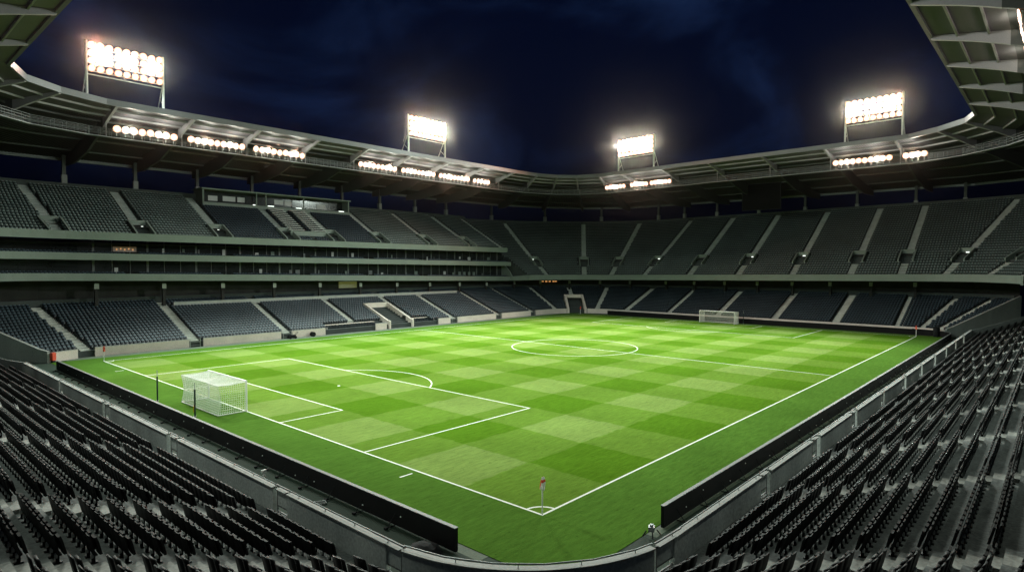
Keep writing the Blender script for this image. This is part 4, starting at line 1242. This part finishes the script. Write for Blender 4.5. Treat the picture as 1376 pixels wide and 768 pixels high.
# white covered box by the near end of the right board
r = thing('equipment_box', 'white covered box on a dark stand at the near end of the right board', 'box', (1.6, -5.0, 0))
mb = MB(); mb.box((1.6, -5.0, 0.30), (0.34, 0.26, 0.2), 0.4); mb.box((1.66, -4.97, 0.43), (0.16, 0.14, 0.06), 0.4); mb.build('cover', M['gutter'], r)
mb = MB()
for dx, dy in ((-.2, -.15), (.2, -.15), (.2, .15), (-.2, .15)): mb.tube((1.6 + dx, -5.0 + dy, 0.22), (1.6 + dx * 1.7, -5.0 + dy * 1.7, 0), 0.03, n=6)
mb.build('stand', M['black'], r)
# tarpaulin heap behind the near end of the left board
mb = MB(); mb.smooth = True; n = 16; rings = []
for j in range(6):
    f = j / 5; rings.append([(-6.6 + (0.75 * math.cos(f * math.pi / 2) * (1 + 0.12 * math.sin(4 * k * 0.39 + j))) * math.cos(2 * math.pi * k / n), 0.9 + (0.9 * math.cos(f * math.pi / 2) * (1 + 0.1 * math.sin(3 * k * 0.39 + 2 * j))) * math.sin(2 * math.pi * k / n), 0.62 * math.sin(f * math.pi / 2)) for k in range(n)])
for a, b in zip(rings[:-1], rings[1:]): mb.ribbon(a, b, close=True)
o = mb.build('tarpaulin', M['black'], None, (-6.6, 0.9, 0)); tag(o, 'rounded heap of dark tarpaulin behind the near end of the left board', 'tarpaulin')
# small clutter on the strip behind the left board
for k, (x, y, rz) in enumerate(((-7.0, 28.5, 0.2), (-7.3, 20.4, 0.9), (-6.9, 9.4, 1.2))):
    r = thing('cable_tray', ['pale metal tray lying on the strip behind the left board, furthest of three', 'pale metal tray on the strip behind the left board, middle one', 'pale metal tray lying on the strip near the heap of tarpaulin'][k], 'tray', (x, y, 0), 'metal trays behind the left board')
    MB().box((x, y, 0.05), (0.35, 1.6, 0.06), rz).build('tray', M['steel'], r); MB().box((x, y, 0.12), (0.05, 1.5, 0.08), rz).build('rim', M['steel'], r)
r = thing('drinks_bottle', 'small yellow bottle on the grass behind the closer goal', 'bottle', (-3.0, h - 0.9, 0.02))
MB().tube((-3.0, h - 0.9, 0.02), (-3.0, h - 0.9, 0.5), 0.09, n=10).build('body', M['yellow'], r); MB().tube((-3.0, h - 0.9, 0.5), (-3.0, h - 0.9, 0.62), 0.05, n=8).build('cap', M['red'], r)
# fire point at the left passage, bin at the right passage
p = far_left[0].at(0.02, -0.25)
r = thing('fire_cabinet', 'red fire cabinet at the corner of the far left front wall', 'cabinet', (p[0], p[1], 0))
MB().box((p[0], p[1], 0.75), (0.5, 0.35, 0.95), R(35)).build('cabinet', M['red'], r); MB().box((p[0], p[1], 0.12), (0.4, 0.3, 0.24), R(35)).build('foot', M['black'], r)
p = far_right[2].at(R(35), -1.3)
r = thing('litter_bin', 'black litter bin at the mouth of the right passage', 'bin', (p[0], p[1], 0))
MB().tube((p[0], p[1], 0), (p[0], p[1], 1.5), 0.45, 0.5, 14).build('body', M['black'], r); MB().tube((p[0], p[1], 1.5), (p[0], p[1], 1.62), 0.54, 0.4, 14).build('lid', M['black'], r)

# ================================================================= seats
S = np.array([(s[0], s[1], s[2]) for s in SEATS]); ANG = np.array([s[3] for s in SEATS]) - math.pi / 2
STY = np.array([s[4] == 'near' for s in SEATS]); UPR = np.array([s[4] == 'upper' for s in SEATS])
dv = S + [0, 0, 0.5] - CAM
dep = dv @ fw; px = 688 + FPX * (dv @ RT) / np.maximum(dep, 0.1); py = 384 - FPX * (dv @ UP) / np.maximum(dep, 0.1)
inside = (dep > 1) & (px > 8) & (px < 1368) & (py > 8) & (py < 757) & STY
order = np.argsort(np.where(inside, np.linalg.norm(dv, axis=1), 1e9))
HERO = order[:300]
hero_mask = np.zeros(len(S), bool); hero_mask[HERO] = True

def boxq(cx, cy, cz, sx, sy, sz, tilt=0.0):
    """box verts (8) and 5 quads without the bottom, tilted about x"""
    v = []
    for dz in (-1, 1):
        for dx, dy in ((-1, -1), (1, -1), (1, 1), (-1, 1)):
            x, y, z = dx * sx / 2, dy * sy / 2, dz * sz / 2
            y, z = y * math.cos(tilt) - z * math.sin(tilt), y * math.sin(tilt) + z * math.cos(tilt)
            v.append((cx + x, cy + y, cz + z))
    f = [(4, 5, 6, 7), (0, 1, 5, 4), (1, 2, 6, 5), (2, 3, 7, 6), (3, 0, 4, 7)]
    return v, f
def proto(pieces):
    V = []; F = []; MI = []
    for (args, mi) in pieces:
        v, f = boxq(*args); o = len(V); V += v; F += [tuple(i + o for i in q) for q in f]; MI += [mi] * len(f)
    return np.array(V, float), np.array(F, int), np.array(MI, int)
TL = -R(12)
far_p = proto([((0, 0.02, 0.60, 0.38, 0.05, 0.46, TL), 0), ((0, -0.13, 0.53, 0.44, 0.06, 0.36, -R(16)), 3), ((0, -0.05, 0.18, 0.07, 0.12, 0.36, 0), 3)])  # paler back above a darker pan: lit top edge put into the colours
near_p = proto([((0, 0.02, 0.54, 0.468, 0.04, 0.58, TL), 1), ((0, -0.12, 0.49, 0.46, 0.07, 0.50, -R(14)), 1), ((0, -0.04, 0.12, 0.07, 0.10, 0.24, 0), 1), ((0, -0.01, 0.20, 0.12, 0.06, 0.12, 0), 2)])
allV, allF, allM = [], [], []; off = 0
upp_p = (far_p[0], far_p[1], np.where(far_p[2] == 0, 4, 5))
for mask, pp in ((~STY & ~UPR, far_p), (UPR, upp_p), (STY & ~hero_mask, near_p)):
    P3, A3 = S[mask], ANG[mask]; V, F, MI = pp
    jit = rng.normal(0, 0.012, len(P3))
    A3 = A3 + rng.normal(0, 0.012, len(P3))
    ca, sa = np.cos(A3)[:, None], np.sin(A3)[:, None]
    X = V[None, :, 0] * ca - V[None, :, 1] * sa + P3[:, None, 0]
    Y = V[None, :, 0] * sa + V[None, :, 1] * ca + P3[:, None, 1]
    Z = V[None, :, 2] + P3[:, None, 2] + jit[:, None] * 0.5
    allV.append(np.stack([X, Y, Z], 2).reshape(-1, 3))
    allF.append((F[None] + (np.arange(len(P3)) * len(V))[:, None, None] + off).reshape(-1, 4))
    allM.append(np.tile(MI, len(P3))); off += len(P3) * len(V)
me = np_mesh('stadium_seats', np.concatenate(allV), np.concatenate(allF), np.concatenate(allM), [M['seat_blue'], M['seat_black'], M['seat_pale'], M['seat_pan'], M['seat_upper'], M['pan_upper']])
o = bpy.data.objects.new('stadium_seats', me); COL.objects.link(o)
tag(o, 'thousands of dark tip-up seats in rows filling every stand', 'seats', kind='stuff')

# hero seat: moulded back with rounded top, folded pan, bracket
def hero_meshes():
    def panel(w, hgt, th, cy, cz, tl, bow, rnd):
        mb = MB(); mb.smooth = False; n = 8; m = 6
        front = []; back = []
        for j in range(m + 1):
            v = j / m; rowf = []; rowb = []
            for i in range(n + 1):
                u = i / n * 2 - 1
                edge = 1.0
                if v > 1 - rnd: edge = math.sqrt(max(0.0, 1 - ((v - (1 - rnd)) / rnd) ** 2 * 0.55))
                if v < 0.2: edge = min(edge, 0.88 + 0.6 * v)
                x = u * w / 2 * edge; z = (v - 0.5) * hgt; y = -bow * (1 - u * u) * -1
                for lst, o_ in ((rowf, -th / 2), (rowb, th / 2)):
                    yy = y + o_; lst.append((x, cy + yy * math.cos(tl) - z * math.sin(tl), cz + yy * math.sin(tl) + z * math.cos(tl)))
            front.append(rowf); back.append(rowb)
        mb.sweep(front[::-1]); mb.sweep(back)
        mb.ribbon([r_[0] for r_ in front], [r_[0] for r_ in back]); mb.ribbon([r_[-1] for r_ in back], [r_[-1] for r_ in front])
        mb.ribbon(back[-1], front[-1][:]); mb.ribbon(front[0], back[0])
        return mb
    root = bpy.data.objects.new('stadium_seat', None); COL.objects.link(root)
    panel(0.470, 0.58, 0.032, 0.02, 0.54, TL, 0.012, 0.07).build('backrest', M['seat_black'], root)
    panel(0.46, 0.50, 0.06, -0.12, 0.49, -R(14), 0.01, 0.08).build('seat_pan', M['seat_black'], root)
    b = MB(); b.box((0, -0.04, 0.14), (0.07, 0.08, 0.25)); b.box((0, -0.04, 0.015), (0.12, 0.2, 0.03)); b.box((0, -0.06, 0.27), (0.40, 0.06, 0.05))
    b.build('bracket', M['seat_black'], root)
    b = MB(); b.tube((0, -0.03, 0.20), (0, 0.02, 0.20), 0.075, 0.068, 10); b.build('hinge_cover', M['seat_pale'], root)
    return root
seat0 = hero_meshes()
ORD = ['zeroth', 'first', 'second', 'third', 'fourth', 'fifth', 'sixth', 'seventh', 'eighth', 'ninth', 'tenth', 'eleventh', 'twelfth', 'thirteenth', 'fourteenth', 'fifteenth', 'sixteenth', 'seventeenth', 'eighteenth', 'nineteenth', 'twentieth']
def ordn(n):
    if n <= 20: return ORD[n]
    tens = {2: 'twent', 3: 'thirt', 4: 'fort', 5: 'fift', 6: 'sixt', 7: 'sevent', 8: 'eight', 9: 'ninet'}[n // 10]
    return tens + ('ieth' if n % 10 == 0 else 'y-' + ORD[n % 10])
# count seats per row and block so that each label finds one seat
blocks = {}
for idx, s in enumerate(SEATS):
    if s[5] is None: continue
    (side, row), u = s[5]
    if side == 'C': blk = 0
    elif side == 'L': blk = sum(1 for y in NEAR_AISLE_L if y - cN[1] < u)
    else: blk = sum(1 for x in NEAR_AISLE_R if x - cN[0] < u)
    blocks.setdefault((side, blk, row), []).append((u, idx))
BN = {('C', 0): 'the curved corner block'}
for k in range(1, 8): BN[('L', k)] = 'the left terrace block %s from the corner' % ORD[k]
for k in range(1, 14): BN[('R', k)] = 'the right terrace block %s from the corner' % ORD[k]
SLAB = {}
for (side, blk, row), lst in blocks.items():
    for q, (u, idx) in enumerate(sorted(lst)):
        if not hero_mask[idx]: continue
        where = BN[(side, blk)]
        if side == 'C': SLAB[idx] = 'black seat %s from the left stairs, row %s from the wall, corner block' % (ordn(q + 1), ordn(row + 1))
        else: SLAB[idx] = 'black seat, row %s from wall, %s along, %s' % (ordn(row + 1), ordn(q + 1), where.replace('the ', '', 1))
for k, idx in enumerate(HERO):
    if k == 0: r_ = seat0
    else:
        r_ = seat0.copy(); COL.objects.link(r_)
        for ch in seat0.children:
            c2 = ch.copy(); c2.parent = r_; COL.objects.link(c2)
    r_.location = S[idx]; r_.rotation_euler = (0, 0, ANG[idx] + rng.normal(0, 0.015))
    tag(r_, SLAB[idx], 'seat', 'black seats of the nearest rows')

# ================================================================= world
w = bpy.data.worlds.new('World'); SC.world = w; w.use_nodes = True
nt = w.node_tree; bg = nt.nodes['Background']
tc = N(nt, 'ShaderNodeTexCoord')
sky = N(nt, 'ShaderNodeTexSky', sky_type='NISHITA'); sky.sun_disc = False; sky.sun_elevation = R(-4.0); sky.sun_rotation = R(200); sky.air_density = 1.0; sky.ozone_density = 3.0
mp = N(nt, 'ShaderNodeMapping'); mp.inputs['Scale'].default_value = (1.0, 1.0, 2.2); mp.inputs['Location'].default_value = (1.7, 0.35, 0.2)
nt.links.new(tc.outputs['Generated'], mp.inputs['Vector'])
cn = N(nt, 'ShaderNodeTexNoise'); cn.inputs['Scale'].default_value = 3.2; cn.inputs['Detail'].default_value = 7; cn.inputs['Roughness'].default_value = 0.55; cn.inputs['Distortion'].default_value = 0.5
nt.links.new(mp.outputs[0], cn.inputs['Vector'])
cr = N(nt, 'ShaderNodeMapRange', interpolation_type='SMOOTHSTEP'); cr.inputs['From Min'].default_value = 0.46; cr.inputs['From Max'].default_value = 0.74
nt.links.new(cn.outputs['Fac'], cr.inputs['Value'])
mx = N(nt, 'ShaderNodeMix', data_type='RGBA'); mx.inputs['A'].default_value = (0.0007, 0.0024, 0.0120, 1); mx.inputs['B'].default_value = (0.0060, 0.0150, 0.050, 1)
nt.links.new(cr.outputs[0], mx.inputs['Factor'])
sk = N(nt, 'ShaderNodeVectorMath', operation='SCALE'); sk.inputs['Scale'].default_value = 0.0015; nt.links.new(sky.outputs[0], sk.inputs[0])
ad = N(nt, 'ShaderNodeVectorMath', operation='ADD'); nt.links.new(mx.outputs['Result'], ad.inputs[0]); nt.links.new(sk.outputs[0], ad.inputs[1])
sz = N(nt, 'ShaderNodeSeparateXYZ'); nt.links.new(tc.outputs['Generated'], sz.inputs[0])
hz = N(nt, 'ShaderNodeMapRange', interpolation_type='SMOOTHSTEP'); hz.inputs['From Min'].default_value = 0.08; hz.inputs['From Max'].default_value = 0.22; hz.inputs['To Min'].default_value = 0.2; hz.inputs['To Max'].default_value = 1.0
nt.links.new(sz.outputs['Z'], hz.inputs['Value'])
fs = N(nt, 'ShaderNodeVectorMath', operation='SCALE'); nt.links.new(ad.outputs[0], fs.inputs[0]); nt.links.new(hz.outputs[0], fs.inputs['Scale'])
nt.links.new(fs.outputs[0], bg.inputs['Color']); bg.inputs['Strength'].default_value = 1.0

# ================================================================= air
HAZE = True
if HAZE:
    mb = MB(); mb.box((50, 35, 25), (260, 240, 52.4))
    m = bpy.data.materials.new('night_haze'); m.use_nodes = True; nt = m.node_tree
    nt.nodes.clear(); out = nt.nodes.new('ShaderNodeOutputMaterial'); pv = nt.nodes.new('ShaderNodeVolumePrincipled')
    pv.inputs['Density'].default_value = 0.00009; pv.inputs['Color'].default_value = (1.0, 0.80, 0.70, 1); pv.inputs['Anisotropy'].default_value = 0.994  # night haze, tinted warm and forward-scattering to imitate flare around the lamps
    nt.links.new(pv.outputs[0], out.inputs['Volume'])
    tag(mb.build('haze', m), kind='stuff')

# ================================================================= render settings
SC.view_settings.view_transform = 'Standard'; SC.view_settings.look = 'None'; SC.view_settings.exposure = 0.0; SC.view_settings.gamma = 1.0
c = SC.cycles
c.use_denoising = True
try: c.denoiser = 'OPENIMAGEDENOISE'
except Exception: pass
c.max_bounces = 4; c.diffuse_bounces = 3; c.glossy_bounces = 2; c.transmission_bounces = 2; c.volume_bounces = 0
c.sample_clamp_indirect = 3.0; c.caustics_reflective = False; c.caustics_refractive = False
c.use_light_tree = True
